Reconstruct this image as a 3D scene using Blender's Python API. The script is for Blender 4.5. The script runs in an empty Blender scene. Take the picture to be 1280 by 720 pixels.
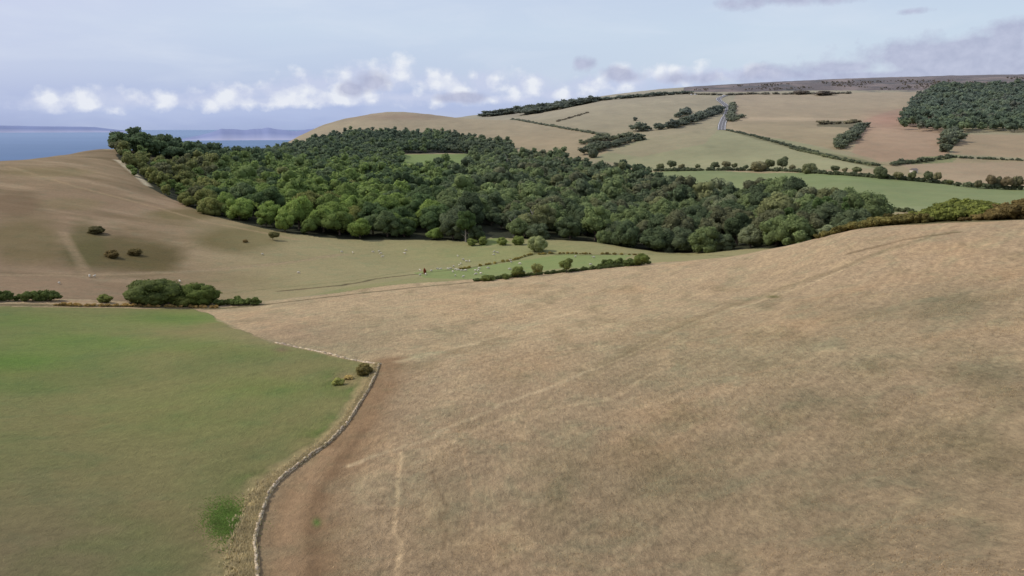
import bpy, math, random
import numpy as np
random.seed(7); rng = np.random.default_rng(7)
S = bpy.context.scene; COL = S.collection
F = 924.0; HC = 170.0; TH = math.atan(200.5/F)
# ------------------------------------------------------------------ camera geometry
def ray(px, py):
    u = (np.asarray(px, float)-640)/F; v = (360-np.asarray(py, float))/F
    dx, dy, dz = u, math.cos(TH)+v*math.sin(TH), v*math.cos(TH)-math.sin(TH)
    h = np.hypot(dx, dy)
    return np.arctan2(dx, dy), dz/h
def project(x, y, z):
    z = z-HC
    f = y*math.cos(TH)-z*math.sin(TH); up = y*math.sin(TH)+z*math.cos(TH)
    f = np.where(f < .1, .1, f)
    return 640+F*x/f, 360-F*up/f
# ------------------------------------------------------------------ relief: survey points, (row seen, distance) on lines of sight
C = {
 -260: [(720,66),(600,90),(500,130),(430,175),(384,228),(345,275),(300,335),(262,400),(232,470),(214,520),(222,700),(245,1000),(265,1400),(262,2200),(205,6000)],
 0: [(720,60),(600,85),(500,125),(430,170),(382,222),(345,270),(300,330),(260,400),(225,480),(205,540),(218,700),(243,1000),(265,1400),(262,2200),(205,6000)],
 140: [(720,58),(600,83),(500,120),(430,165),(384,220),(345,272),(300,340),(260,420),(225,500),(200,590),(187,680),(193,850),(225,1200),(250,1700),(205,6000)],
 270: [(720,57),(600,80),(500,114),(430,150),(388,215),(345,280),(300,350),(274,410),(243,560),(210,700),(202,850),(207,1100),(222,1500),(250,1900),(205,6000)],
 400: [(720,56),(600,78),(500,108),(430,145),(375,212),(345,270),(320,320),(297,365),(272,450),(247,560),(226,700),(210,850),(192,1000),(175,1250),(163,1450),(158,1600),(172,2200),(190,4000),(200,7000)],
 500: [(720,55),(600,75),(500,102),(430,140),(361,225),(335,290),(318,330),(300,362),(268,470),(246,600),(222,750),(202,870),(194,960),(184,1050),(170,1220),(163,1330),(150,1500),(140,1650),(152,2200),(172,4000),(195,7000)],
 620: [(720,54),(600,74),(500,99),(430,135),(351,235),(332,285),(315,325),(303,350),(272,450),(247,560),(226,680),(212,800),(196,950),(181,1100),(165,1300),(150,1550),(156,1850),(143,2350),(155,4000),(190,7000)],
 740: [(720,53),(600,73),(500,97),(430,130),(390,165),(338,240),(325,290),(305,350),(277,450),(252,560),(230,700),(216,800),(199,900),(185,1000),(170,1150),(150,1450),(132,1900),(124,2250),(140,4000),(190,7000)],
 850: [(720,52),(600,72),(500,95),(430,125),(390,155),(328,232),(322,300),(317,340),(288,430),(262,530),(241,620),(222,670),(215,720),(205,800),(190,900),(170,1080),(150,1350),(130,1750),(112,2250),(130,4000),(190,7000)],
 960: [(720,50),(600,70),(500,92),(430,118),(390,143),(345,185),(312,218),(325,262),(314,310),(284,400),(259,480),(235,580),(217,690),(206,770),(190,880),(170,1050),(150,1350),(130,1700),(115,2050),(106,2350),(125,4000),(190,7000)],
 1060: [(720,48),(600,68),(500,89),(430,112),(390,134),(345,165),(310,188),(291,205),(301,250),(306,300),(284,370),(262,440),(245,500),(228,580),(220,640),(211,700),(200,780),(185,880),(165,1100),(150,1300),(130,1650),(113,2050),(102,2350),(122,4000),(190,7000)],
 1180: [(720,46),(600,66),(500,86),(430,107),(390,126),(345,152),(310,172),(286,190),(277,225),(268,270),(280,350),(263,430),(250,500),(235,580),(228,640),(215,720),(200,810),(185,900),(165,1100),(150,1300),(130,1600),(112,2000),(99,2350),(120,4000),(190,7000)],
 1290: [(720,45),(600,64),(500,83),(430,103),(390,120),(345,143),(310,162),(283,182),(274,220),(266,270),(276,340),(264,420),(251,500),(239,590),(233,650),(222,720),(200,820),(185,920),(165,1100),(150,1300),(130,1600),(112,2000),(97,2350),(118,4000),(190,7000)],
 1560: [(720,42),(600,60),(500,78),(430,97),(390,112),(345,135),(310,152),(280,172),(270,210),(262,260),(274,340),(264,420),(251,500),(239,590),(233,650),(222,720),(200,820),(185,920),(165,1100),(150,1300),(130,1600),(112,2000),(97,2350),(118,4000),(190,7000)],
}
P = []
for px, l in C.items():
    for py, r in l:
        a, e = ray(px, py); P.append((float(a), math.log(r), float(e)))
P = np.array(P); AS = 1.6
X0 = np.c_[P[:,0]*AS, P[:,1]]; MU = X0.mean(0)
def phi(d2): return 0.5*d2*np.log(d2+1e-12)
def solve():
    n = len(P); A = np.zeros((n+3, n+3)); d = ((X0[:,None]-X0[None])**2).sum(2)
    A[:n,:n] = phi(d)+np.eye(n)*2e-5; Q = np.c_[np.ones(n), X0-MU]; A[:n,n:] = Q; A[n:,:n] = Q.T
    return np.linalg.solve(A, np.r_[P[:,2], 0, 0, 0])
W = solve()
def e_raw(a, L):
    a = np.clip(a, -.85, .95)*AS; out = np.empty(a.shape)
    sh = a.shape; a = a.ravel(); L = L.ravel(); o = np.empty(a.size); n = len(P)
    for i in range(0, a.size, 20000):
        q = np.c_[a[i:i+20000], L[i:i+20000]]
        d = (q[:,0:1]-X0[:,0])**2+(q[:,1:2]-X0[:,1])**2
        o[i:i+20000] = phi(d)@W[:n]+W[n]+(q-MU)@W[n+1:]
    return o.reshape(sh)
# lattice with cubic lookup
LA = np.linspace(-.9, 1.0, 240); LR = np.linspace(math.log(38), math.log(9000), 420)
LAT = e_raw(*np.meshgrid(LA, LR, indexing='ij'))
def cub(t):
    return (-.5*t+t*t-.5*t**3, 1-2.5*t*t+1.5*t**3, .5*t+2*t*t-1.5*t**3, -.5*t*t+.5*t**3)
def e_at(a, L):
    fa = np.clip((a-LA[0])/(LA[1]-LA[0]), 1, len(LA)-2.001); fr = np.clip((L-LR[0])/(LR[1]-LR[0]), 1, len(LR)-2.001)
    ia = np.floor(fa).astype(int); ir = np.floor(fr).astype(int); ia = np.minimum(ia, len(LA)-3); ir = np.minimum(ir, len(LR)-3)
    wa = cub(fa-ia); wr = cub(fr-ir); o = 0
    for i in range(4):
        for j in range(4): o = o+wa[i]*wr[j]*LAT[ia-1+i, ir-1+j]
    return o
def hsh(i, j, s):
    n = (i*374761393+j*668265263+s*974711) & 0x7fffffff
    n = ((n ^ (n >> 13))*1274126177) & 0x7fffffff
    return ((n ^ (n >> 16)) & 0xffff)/65535.0
def vnoise(x, y, s=0):
    i = np.floor(x).astype(np.int64); j = np.floor(y).astype(np.int64); a = x-i; b = y-j
    a = a*a*(3-2*a); b = b*b*(3-2*b)
    return (hsh(i,j,s)*(1-a)+hsh(i+1,j,s)*a)*(1-b)+(hsh(i,j+1,s)*(1-a)+hsh(i+1,j+1,s)*a)*b
def fbm(x, y, sc, o=4, s=0):
    t = 0; w = 0; am = 1
    for k in range(o):
        t = t+am*(vnoise(x/sc+17.3*k, y/sc-9.1*k, s+k)-.5); w += am; am *= .55; sc *= .5
    return t/w*2
def zg(x, y):
    x = np.asarray(x, float); y = np.asarray(y, float)
    r = np.hypot(x, y); a = np.arctan2(x, y); aa = np.abs(a)
    a = np.where(aa > .85, np.sign(a)*.85*(math.pi-aa)/(math.pi-.85), a)
    rc = np.clip(r, 42, 8500); z = HC+rc*e_at(a, np.log(rc))
    z = np.where(r < 42, 136+(z-136)*np.clip(r/42, 0, 1)**1.5, z); z = np.where(r > 8500, -400, z)
    am = np.clip(r/250, .25, 3.0)
    z = z+am*.55*fbm(x, y, 38, 3, 3)+.12*fbm(x, y, 6, 2, 9)*np.clip(300/np.maximum(r, 1), 0, 1)
    return z
def hit(px, py, r0=35, r1=6000):
    a, e = ray(px, py); R = np.exp(np.linspace(math.log(r0), math.log(r1), 1500))
    x = R*math.sin(a); y = R*math.cos(a); g = (zg(x, y)-HC)/R
    k = np.argmax(g >= e) if (g >= e).any() else int(np.argmax(g))
    return float(x[k]), float(y[k]), float(zg(x[k], y[k]))
def visible(x, y, z):
    r = math.hypot(x, y); e = (z-HC)/r; R = np.exp(np.linspace(math.log(35), math.log(r*.98), 200))
    return bool(((zg(R*x/r, R*y/r)-HC)/R < e).all())
# ------------------------------------------------------------------ object helpers
def tag(o, label=None, cat=None, group=None, kind=None):
    if label: o['label'] = label
    if cat: o['category'] = cat
    if group: o['group'] = group
    if kind: o['kind'] = kind
    return o
def empty(name, loc, rz=0):
    o = bpy.data.objects.new(name, None); COL.objects.link(o); o.location = loc; o.rotation_euler = (0,0,rz); return o
def mesh(name, V, loops, counts, mat, cols=None, smooth=False):
    me = bpy.data.meshes.new(name); V = np.asarray(V, np.float32); loops = np.asarray(loops, np.int32); counts = np.asarray(counts, np.int32)
    me.vertices.add(len(V)); me.vertices.foreach_set('co', V.ravel())
    me.loops.add(len(loops)); me.loops.foreach_set('vertex_index', loops)
    me.polygons.add(len(counts)); me.polygons.foreach_set('loop_start', np.r_[0, np.cumsum(counts)[:-1]].astype(np.int32))
    if smooth is not False:
        me.polygons.foreach_set('use_smooth', np.full(len(counts), True) if smooth is True else smooth)
    if cols is not None:
        at = me.color_attributes.new('Col', 'FLOAT_COLOR', 'POINT')
        c = np.ones((len(V), 4), np.float32); c[:,:cols.shape[1]] = cols; at.data.foreach_set('color', c.ravel())
    me.update(calc_edges=True); me.validate()
    if mat: me.materials.append(mat)
    return me
def obj(name, me, parent=None, loc=(0,0,0)):
    o = bpy.data.objects.new(name, me); COL.objects.link(o); o.location = loc; o.parent = parent; return o
def lin(c):
    c = np.asarray(c, float)/255; return np.where(c <= .04045, c/12.92, ((c+.055)/1.055)**2.4)
# ------------------------------------------------------------------ materials
def newmat(name):
    m = bpy.data.materials.new(name); m.use_nodes = True; nt = m.node_tree; b = nt.nodes['Principled BSDF']
    b.inputs['Roughness'].default_value = .95; b.inputs['Specular IOR Level'].default_value = .15
    return m, nt, b
def nd(nt, t, **k):
    n = nt.nodes.new(t)
    for a, v in k.items():
        if a.startswith('i_'): n.inputs[int(a[2:]) if a[2:].isdigit() else a[2:].replace('_', ' ')].default_value = v
        else: setattr(n, a, v)
    return n
def noise(nt, vec, scale, detail=4, rough=.6, dist=0):
    n = nd(nt, 'ShaderNodeTexNoise', i_Scale=scale, i_Detail=detail, i_Roughness=rough, i_Distortion=dist)
    nt.links.new(vec, n.inputs['Vector']); return n.outputs['Fac']
def math_(nt, op, a, b=None, c=None, clamp=False):
    n = nd(nt, 'ShaderNodeMath', operation=op, use_clamp=clamp)
    for i, v in enumerate((a, b, c)):
        if v is None: continue
        if isinstance(v, (int, float)): n.inputs[i].default_value = v
        else: nt.links.new(v, n.inputs[i])
    return n.outputs[0]
def vscale(nt, col, f):
    n = nd(nt, 'ShaderNodeVectorMath', operation='SCALE'); nt.links.new(col, n.inputs[0])
    if isinstance(f, (int, float)): n.inputs['Scale'].default_value = f
    else: nt.links.new(f, n.inputs['Scale'])
    return n.outputs[0]
def mixc(nt, f, a, b):
    n = nd(nt, 'ShaderNodeMix', data_type='RGBA')
    for s, v in ((0, f), (6, a), (7, b)):
        if isinstance(v, (int, float)): n.inputs[s].default_value = v
        elif isinstance(v, (tuple, list, np.ndarray)): n.inputs[s].default_value = (*[float(q) for q in v[:3]], 1)
        else: nt.links.new(v, n.inputs[s])
    return n.outputs[2]
def ground_mat():
    m, nt, b = newmat('ground_mat'); L = nt.links
    co = nd(nt, 'ShaderNodeNewGeometry').outputs['Position']
    at = nd(nt, 'ShaderNodeAttribute', attribute_name='Col'); rg = at.outputs['Alpha']
    mp = nd(nt, 'ShaderNodeMapping'); mp.inputs['Scale'].default_value = (1.0, .3, 1); mp.inputs['Rotation'].default_value = (0, 0, -.75); L.new(co, mp.inputs['Vector'])
    n1 = noise(nt, co, .045, 5, .6); n2 = noise(nt, co, .45, 6, .65, .3); n3 = noise(nt, mp.outputs[0], 2.0, 7, .78, .25); n4 = noise(nt, co, .9, 6, .8, .4)
    s = math_(nt, 'ADD', math_(nt, 'MULTIPLY', math_(nt, 'SUBTRACT', n2, .5), .55), math_(nt, 'MULTIPLY', math_(nt, 'SUBTRACT', n3, .5), 1.5))
    s = math_(nt, 'ADD', s, math_(nt, 'MULTIPLY', math_(nt, 'SUBTRACT', n4, .5), .75))
    s = math_(nt, 'MULTIPLY', s, rg)
    s = math_(nt, 'ADD', s, math_(nt, 'MULTIPLY', math_(nt, 'SUBTRACT', n1, .5), .28))
    s = math_(nt, 'ADD', s, 1.0)
    c = vscale(nt, at.outputs['Color'], s)
    # faint downslope lines, straw specks and darker tufts
    m3 = nd(nt, 'ShaderNodeMapping', vector_type='TEXTURE'); m3.inputs['Rotation'].default_value = (0, 0, LINE_ANG); m3.inputs['Scale'].default_value = (26, 1.1, 1); L.new(co, m3.inputs['Vector'])
    n6 = noise(nt, m3.outputs[0], 1.0, 4, .6, .1); n7 = noise(nt, co, 1.5, 3, .7, 0)
    tf = math_(nt, 'MULTIPLY', math_(nt, 'SUBTRACT', n7, .60, clamp=True), 5, clamp=True); tp = math_(nt, 'MULTIPLY', math_(nt, 'SUBTRACT', .40, n7, clamp=True), 3.5, clamp=True)
    f7 = math_(nt, 'ADD', 1.0, math_(nt, 'MULTIPLY', rg, math_(nt, 'ADD', math_(nt, 'MULTIPLY', math_(nt, 'SUBTRACT', n6, .5), .55), math_(nt, 'SUBTRACT', math_(nt, 'MULTIPLY', tp, .28), math_(nt, 'MULTIPLY', tf, .26)))))
    c = vscale(nt, c, f7)
    n5 = noise(nt, co, .16, 5, .65, .5)
    k = math_(nt, 'MULTIPLY', math_(nt, 'SUBTRACT', n5, .5, clamp=True), 1.2)
    tint = nd(nt, 'ShaderNodeVectorMath', operation='MULTIPLY'); L.new(c, tint.inputs[0]); tint.inputs[1].default_value = (.74, .93, .92)
    c = mixc(nt, math_(nt, 'MULTIPLY', k, 2.2, clamp=True), c, tint.outputs[0])
    L.new(c, b.inputs['Base Color'])
    bp = nd(nt, 'ShaderNodeBump', i_Strength=.9, i_Distance=.5)
    hgt = math_(nt, 'MULTIPLY', math_(nt, 'ADD', n3, math_(nt, 'MULTIPLY', n4, 1.3)), rg)
    L.new(hgt, bp.inputs['Height']); L.new(bp.outputs[0], b.inputs['Normal'])
    return m
def leaf_mat(name, use_attr=False):
    m, nt, b = newmat(name); L = nt.links
    at = nd(nt, 'ShaderNodeAttribute', attribute_name='Col')
    co = nd(nt, 'ShaderNodeNewGeometry').outputs['Position']
    n = noise(nt, co, .55, 3, .6); s = math_(nt, 'ADD', math_(nt, 'MULTIPLY', n, .9), .55)
    if use_attr: c = at.outputs['Color']
    else:
        oi = nd(nt, 'ShaderNodeObjectInfo')
        mu = nd(nt, 'ShaderNodeVectorMath', operation='MULTIPLY'); L.new(oi.outputs['Color'], mu.inputs[0]); L.new(at.outputs['Color'], mu.inputs[1]); c = mu.outputs[0]
    c = vscale(nt, c, s); L.new(c, b.inputs['Base Color'])
    tr = nd(nt, 'ShaderNodeBsdfTranslucent'); L.new(vscale(nt, c, 1.3), tr.inputs['Color'])
    mx = nd(nt, 'ShaderNodeMixShader', i_0=.34); L.new(b.outputs[0], mx.inputs[1]); L.new(tr.outputs[0], mx.inputs[2])
    L.new(mx.outputs[0], nt.nodes['Material Output'].inputs['Surface'])
    return m
def plain_mat(name, c, var=.3, scale=1.0, rough=.9):
    m, nt, b = newmat(name); co = nd(nt, 'ShaderNodeTexCoord').outputs['Object']
    s = math_(nt, 'ADD', math_(nt, 'MULTIPLY', math_(nt, 'SUBTRACT', noise(nt, co, scale, 5, .65), .5), var*2.5), 1)
    rgb = nd(nt, 'ShaderNodeRGB'); rgb.outputs[0].default_value = (*[float(q) for q in c], 1)
    nt.links.new(vscale(nt, rgb.outputs[0], s), b.inputs['Base Color']); b.inputs['Roughness'].default_value = rough
    return m
_a = hit(870, 402); _b = hit(600, 520); LINE_ANG = math.atan2(_a[1]-_b[1], _a[0]-_b[0])
M_GROUND = ground_mat(); M_LEAF = leaf_mat('leaf_mat'); M_WOOD = leaf_mat('woodland_leaf_mat', True)
M_BARK = plain_mat('bark_mat', (.12,.095,.07), .4, 2); M_PALE = plain_mat('pale_bark_mat', (.27,.25,.20), .3, 2)
# ------------------------------------------------------------------ painting of the land
def inpoly(x, y, poly):
    c = np.zeros(x.shape, bool); n = len(poly)
    for i in range(n):
        x1, y1 = poly[i]; x2, y2 = poly[(i+1) % n]
        if y1 == y2: continue
        c ^= ((y1 > y) != (y2 > y)) & (x < (x2-x1)*(y-y1)/(y2-y1)+x1)
    return c
def seg_dist(x, y, pts):
    d = np.full(x.shape, 1e9)
    for (x1, y1), (x2, y2) in zip(pts[:-1], pts[1:]):
        l2 = (x2-x1)**2+(y2-y1)**2+1e-9; t = np.clip(((x-x1)*(x2-x1)+(y-y1)*(y2-y1))/l2, 0, 1)
        d = np.minimum(d, np.hypot(x-x1-t*(x2-x1), y-y1-t*(y2-y1)))
    return d
def wline(pts, r0=35, r1=6000, step=0):
    o = []
    for (a, b) in zip(pts[:-1], pts[1:]):
        n = max(1, int(math.hypot(b[0]-a[0], b[1]-a[1])/(step or 14)))
        for k in range(n): o.append(hit(a[0]+(b[0]-a[0])*k/n, a[1]+(b[1]-a[1])*k/n, r0, r1))
    o.append(hit(*pts[-1], r0, r1)); return o
EDGE = [(-300,384),(0,382),(150,384),(270,387),(330,381),(430,369),(520,359),(600,352),(700,342),(800,332),(900,322),(960,313),(1060,291),(1100,288),(1180,286),(1290,283),(1600,279)]
EDGE_R = [(-300,228),(0,222),(140,220),(270,215),(400,212),(500,225),(620,235),(740,240),(850,232),(960,222),(1060,208),(1180,193),(1290,185),(1600,175)]
WALL = [(322,745),(320,700),(318,675),(325,650),(333,625),(345,605),(360,592),(385,573),(410,555),(432,533),(448,508),(462,485),(470,468),(474,455)]
WALL2 = [(474,455),(455,453),(430,448),(400,440),(370,434),(345,429),(320,420),(295,410),(270,398)]
WOOD = [(146,197),(165,215),(185,232),(215,249),(262,268),(300,282),(345,291),(400,297),(470,301),(520,303),(560,305),(602,307),(612,300),(650,300),(690,300),(740,302),(770,308),(800,317),(850,320),(935,320),(1000,312),(1082,300)]
Z0, Z1 = lin((0,0,0)), None
gauss = lambda px, py, x0, y0, sx, sy: np.exp(-((px-x0)/sx)**2-((py-y0)/sy)**2)
KEXP = np.array([.90,.90,.885])
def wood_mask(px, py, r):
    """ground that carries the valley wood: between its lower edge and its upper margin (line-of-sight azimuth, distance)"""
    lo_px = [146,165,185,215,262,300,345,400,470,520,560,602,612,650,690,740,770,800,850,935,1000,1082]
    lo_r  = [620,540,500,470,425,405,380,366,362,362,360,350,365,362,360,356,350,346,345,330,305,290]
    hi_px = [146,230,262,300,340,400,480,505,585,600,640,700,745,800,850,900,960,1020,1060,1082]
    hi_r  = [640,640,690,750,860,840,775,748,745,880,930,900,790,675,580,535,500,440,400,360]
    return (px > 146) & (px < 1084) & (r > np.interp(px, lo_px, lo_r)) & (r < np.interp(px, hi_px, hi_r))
def wood_upper(px, py, r):
    return (px > 325) & (px < 618) & (r > np.interp(px, [325,400,480,505,585,618], [960,900,950,975,985,1020])) & (r < np.interp(px, [325,350,430,560,600,618], [1010,1150,1235,1200,1130,1060]))
def wood_mid(px, py, r):   # joins the lower and upper wood right and left of the clearing
    return ((px > 325) & (px < 500) & (r > 780) & (r < 1000)) | ((px > 588) & (px < 640) & (r > 850) & (r < 1080))
def wood_left(px, py, r): return (px > 146) & (px < 350) & (r > np.interp(px, [146,272,350], [635,700,770])) & (r < 745+.9*(px-146))
def paint(x, y, z):
    px, py = project(x, y, z); r = np.hypot(x, y)
    wx = fbm(x, y, 30, 3, 21); wy = fbm(x, y, 30, 3, 31); sc = F/np.maximum(r, 40)
    wpx = px+wx*np.minimum(2.5*sc, 7); wpy = py+wy*np.minimum(.8*sc, 2.5)
    n = x.shape[0]; c = np.zeros((n, 4)); c[:,:3] = lin((158,143,109)); c[:,3] = .5
    def put(m, col, a=1.0, rough=None):
        m = np.asarray(m, float)*a; c[:,:3] = c[:,:3]*(1-m[:,None])+lin(col)*m[:,None]
        if rough is not None: c[:,3] = c[:,3]*(1-m)+rough*m
    def poly(pts, col, r0, r1, a=1.0, rough=None): put(inpoly(wpx, wpy, pts) & (r > r0) & (r < r1), col, a, rough)
    edr = np.interp(px, [p[0] for p in EDGE_R], [p[1] for p in EDGE_R])
    eyy = np.interp(px, [p[0] for p in EDGE], [p[1] for p in EDGE])
    # ---- left hill
    lh = ((r > 225) & (r < 1500))*np.clip((520-px)/200, 0, 1)
    put(lh, (140,118,90)); put(lh*np.clip((255-py)/40, 0, 1), (136,118,86), .6); put(lh*np.clip(fbm(x*.35+y*.2, y, 16, 5, 111)*2.2, 0, 1), (108,92,60), .65); put(lh*np.clip(fbm(x*.3+y*.2, y, 11, 5, 113)*2.0, 0, 1), (168,146,114), .5)
    put(np.clip((px-150)/300, 0, 1)*((r > 225) & (r < 420)), (146,136,96), .8)
    for (a, b, sx, sy, col, k) in [(150,318,80,25,(96,84,48),1.0),(105,308,24,30,(92,86,46),.8),(190,325,42,17,(96,84,48),.9),(300,300,58,17,(102,90,52),1.0),(230,268,46,8,(108,96,56),.8),
            (30,300,50,30,(106,94,56),.8),(20,255,34,16,(112,92,64),.7),(90,255,40,8,(126,112,74),.5),(345,290,30,8,(118,106,64),.5),(60,215,60,6,(132,118,78),.5),(60,340,120,8,(132,112,84),.5)]:
        put(np.clip(1.5*np.exp(-(((wpx-a)/sx)**2+((wpy-b)/sy)**2)**1.6)-.12+.35*fbm(x, y*.6, 9, 5, 56), 0, 1)*(np.exp(-((px-a)/sx)**2-((py-b)/sy)**2) > .18)*((r > 240) & (r < 700)), col, min(1, k*.95))
    # ---- valley
    v = (r > 225) & (r < 420) & (px > 330)
    v = ((r > 225) & (r < 420))*np.clip((px-230)/260, 0, 1); put(v, (148,139,98)); put(v*gauss(wpx, wpy, 640, 318, 120, 18), (132,136,84), .8); put(v*gauss(wpx, wpy, 800, 322, 120, 12), (146,140,94), .8)
    poly([(520,341),(555,336),(600,333),(660,324),(700,318),(790,320),(760,334),(700,336),(620,346),(590,349),(530,347)], (118,136,76), 225, 420, .7, .35)
    poly([(345,382),(430,360),(520,346),(590,350),(430,366),(330,384)], (140,136,90), 225, 420, .8)
    poly([(600,300),(628,298),(640,304),(600,308)], (118,132,70), 300, 420, .8)
    # ---- wood floor
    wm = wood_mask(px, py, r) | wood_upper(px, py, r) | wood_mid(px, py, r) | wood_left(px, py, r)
    # ---- far hills
    fh = (r > 820) & (px > 560)
    put(fh, (156,146,112), 1, .35)
    put((r > 900) & (px > 300) & (px < 760) & (r < 1700), (161,145,110), 1, .3)
    put(gauss(wpx, wpy, 500, 146, 60, 4)*(r > 1300)*(r < 1900), (146,118,92), .6)
    put(gauss(wpx, wpy, 660, 178, 80, 8)*(r > 900)*(r < 1900), (168,148,112), .7)
    poly([(740,198),(800,175),(900,158),(1000,178),(1105,206),(1090,214),(820,214)], (150,147,108), 700, 1500, 1, .3)
    poly([(760,190),(830,168),(900,160),(880,180),(800,196)], (160,143,112), 800, 1500, .5)
    poly([(640,150),(720,128),(860,118),(895,120),(902,135),(895,160),(800,175),(750,168)], (158,146,112), 1000, 2400, 1, .3)
    poly([(905,163),(920,117),(1160,115),(1150,135),(1078,150),(1065,190),(1000,178)], (165,147,113), 800, 2400, 1, .3)
    poly([(915,152),(1075,152),(1060,190),(1000,178),(915,160)], (157,141,106), 800, 1800, .8)
    poly([(925,146),(1060,148),(1060,151),(925,150)], (182,160,126), 800, 2000, .6)
    poly([(1065,190),(1080,150),(1120,136),(1160,136),(1185,170),(1185,196),(1100,203)], (166,140,110), 700, 2000, 1, .35)
    put(gauss(wpx, wpy, 1110, 150, 30, 10)*(r > 900)*(r < 2000), (172,128,104), .6)
    poly([(1190,168),(1300,168),(1600,168),(1600,198),(1300,198),(1190,193)], (163,143,110), 700, 2000, 1, .3)
    poly([(1120,205),(1600,198),(1600,236),(1280,233),(1180,226)], (163,143,113), 600, 1100, 1, .35)
    poly([(1150,196),(1200,193),(1190,203),(1140,206)], (128,134,88), 600, 1100, .8)
    poly([(1025,152),(1075,150),(1070,160),(1020,158)], (108,100,68), 900, 1800, .85)
    put((px > 855) & (py < np.interp(px, [855,920,1000,1150,1300], [114,115,113,113,112])) & (r > 1700), (98,84,72), 1, 1)
    put(((px > 855) & (py < 115) & (r > 1700))*np.clip(fbm(x, y*.5, 70, 4, 77)*2.2, 0, 1), (146,126,110), .75)
    put(((px > 855) & (py < 115) & (r > 1700))*np.clip(fbm(x, y*.5, 45, 4, 79)*2.2, 0, 1), (66,64,52), .85)
    poly([(490,206),(500,193),(590,192),(596,206)], (122,138,76), 760, 1010, 1, .2)
    # green meadow on the right
    gf = (px > 790) & (r > np.interp(px, [790,850,960,1060,1180,1290], [680,640,520,420,430,430])) & (r < np.interp(px, [790,850,960,1060,1120,1180,1290,1600], [745,745,700,660,650,640,630,620]))
    put(gf, (124,132,88), 1, .18); put(gf*np.clip(fbm(x, y, 90, 3, 87), 0, 1), (112,128,78), .8)
    put(gf & (r < np.interp(px, [1060,1290], [445,470])), (132,138,96), .9)
    # scrubby ground behind the brow on the right
    put((px > 985) & (r > edr+6) & (r < 400), (112,104,66), .9, 1)
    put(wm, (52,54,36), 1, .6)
    # ---- near dry field and pasture
    dry = r < edr+10
    put(dry, (174,151,118), 1, 1)
    put(dry*np.clip((py-330)/390, 0, 1), (152,130,102), .6)
    put(dry*gauss(px, py, 640, 400, 330, 55), (188,164,127), .6)
    put(dry*gauss(px, py, 1180, 330, 200, 45), (170,146,116), .5)
    pp = np.clip(fbm(x, y, 34, 5, 41)*1.8+.1, 0, 1)*dry
    put(pp*np.clip((py-330)/160, 0, 1), (134,130,98), .65)
    put(dry*np.clip(fbm(x, y, 17, 5, 45)*1.9-.1, 0, 1), (182,150,112), .5)
    put(dry*np.clip(fbm(x, y*.5, 5, 5, 48)*2.2-.3, 0, 1), (126,114,82), .45); put(dry*np.clip(fbm(x, y*.6, 4, 5, 49)*2.2-.3, 0, 1), (198,172,132), .4)
    for (a, b, sx, sy, k) in [(1150,560,110,45,.75),(1020,500,80,28,.5),(1100,390,90,14,.4),(1190,380,60,22,.5),(830,620,90,70,.5),(700,620,60,80,.4),(1000,640,120,50,.4),(760,470,50,30,.35),(900,540,60,26,.4),(1250,470,60,22,.5),(560,650,40,60,.35),(1215,660,60,40,.4)]:
        put(gauss(wpx, wpy, a, b, sx, sy)*dry*np.clip(.8+fbm(x, y, 9, 4, 57), 0, 1.2), (112,108,80), k)
    wl = [hit(*p)[:2] for p in WALL]; w2 = [hit(*p)[:2] for p in WALL2]
    near = r < 300; idx = np.where(near)[0]; xs, ys = x[idx], y[idx]
    def line(pts, wid, col, a=1.0, soft=.5, rough=None, r0=35, r1=600, wob=0):
        P_ = [q[:2] for q in wline(pts, r0, r1)]
        k = np.where((r > r0*.9) & (r < r1*1.1))[0]; q = P_
        X_ = x[k]+(fbm(x[k], y[k], 5, 3, 63)*wob if wob else 0)
        d = seg_dist(X_, y[k], q); m = np.zeros(n); m[k] = np.clip(1-(d-wid*(1-soft))/(wid*soft*2+1e-6), 0, 1)*(.75+.5*vnoise(x[k]/2.2, y[k]/2.2, 5)); put(np.clip(m, 0, 1), col, a, rough)
    # bare track beside the wall
    line([(380,745),(376,700),(378,650),(392,606),(420,570),(448,535),(466,500),(482,470),(486,452)], 3.3, (138,112,82), .95, .6, .6, wob=1)
    line([(366,745),(362,690),(366,645),(384,600),(412,565)], 1.0, (158,130,98), .7, .6, .5)
    line([(392,745),(390,690),(390,650),(402,612),(428,574),(456,537)], .6, (120,96,70), .65, .6, .5)
    line([(430,583),(480,566),(540,546),(600,520),(660,494),(740,463),(800,436),(870,402),(940,380),(1010,356),(1090,322),(1170,296)], .42, (204,182,144), .5, .6, wob=1.2)
    line([(750,456),(810,428),(880,396),(960,366),(1040,340),(1110,312),(1190,290)], 1.4, (128,114,82), .45, .7, wob=2)
    line([(1060,318),(1130,300),(1200,290)], .7, (104,90,62), .6, .6, wob=1)
    line([(500,565),(499,600),(500,630),(496,680),(494,745)], .22, (206,178,138), .6, .7, wob=.8)
    line([(486,560),(500,590)], .2, (188,160,122), .7, .7, wob=.8)
    line([(566,530),(580,560),(582,600),(590,660)], .2, (182,154,118), .45, .7, wob=1.2)
    line([(540,590),(556,640),(553,700)], .15, (120,100,74), .4, .7, wob=1.2)
    line([(540,560),(640,520),(760,500),(840,455)], .35, (204,178,138), .3, .7, wob=1.6)
    line([(500,452),(600,428),(680,400),(720,390)], .8, (206,184,144), .4, .8, wob=1.6)
    line([(760,560),(840,510),(930,470),(1010,452)], .6, (176,148,114), .35, .7, wob=2)
    # pasture = left of wall
    pw = [hit(*p)[:2] for p in WALL[1:]]+[hit(*p)[:2] for p in WALL2[1:]]
    far_e = [(hit(262,392)[:2])]+[hit(a, b)[:2] for a, b in [(240,386),(150,385.5),(60,384),(0,383),(-200,384)]]
    bot = (pw[0][0]-2, 0)
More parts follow.
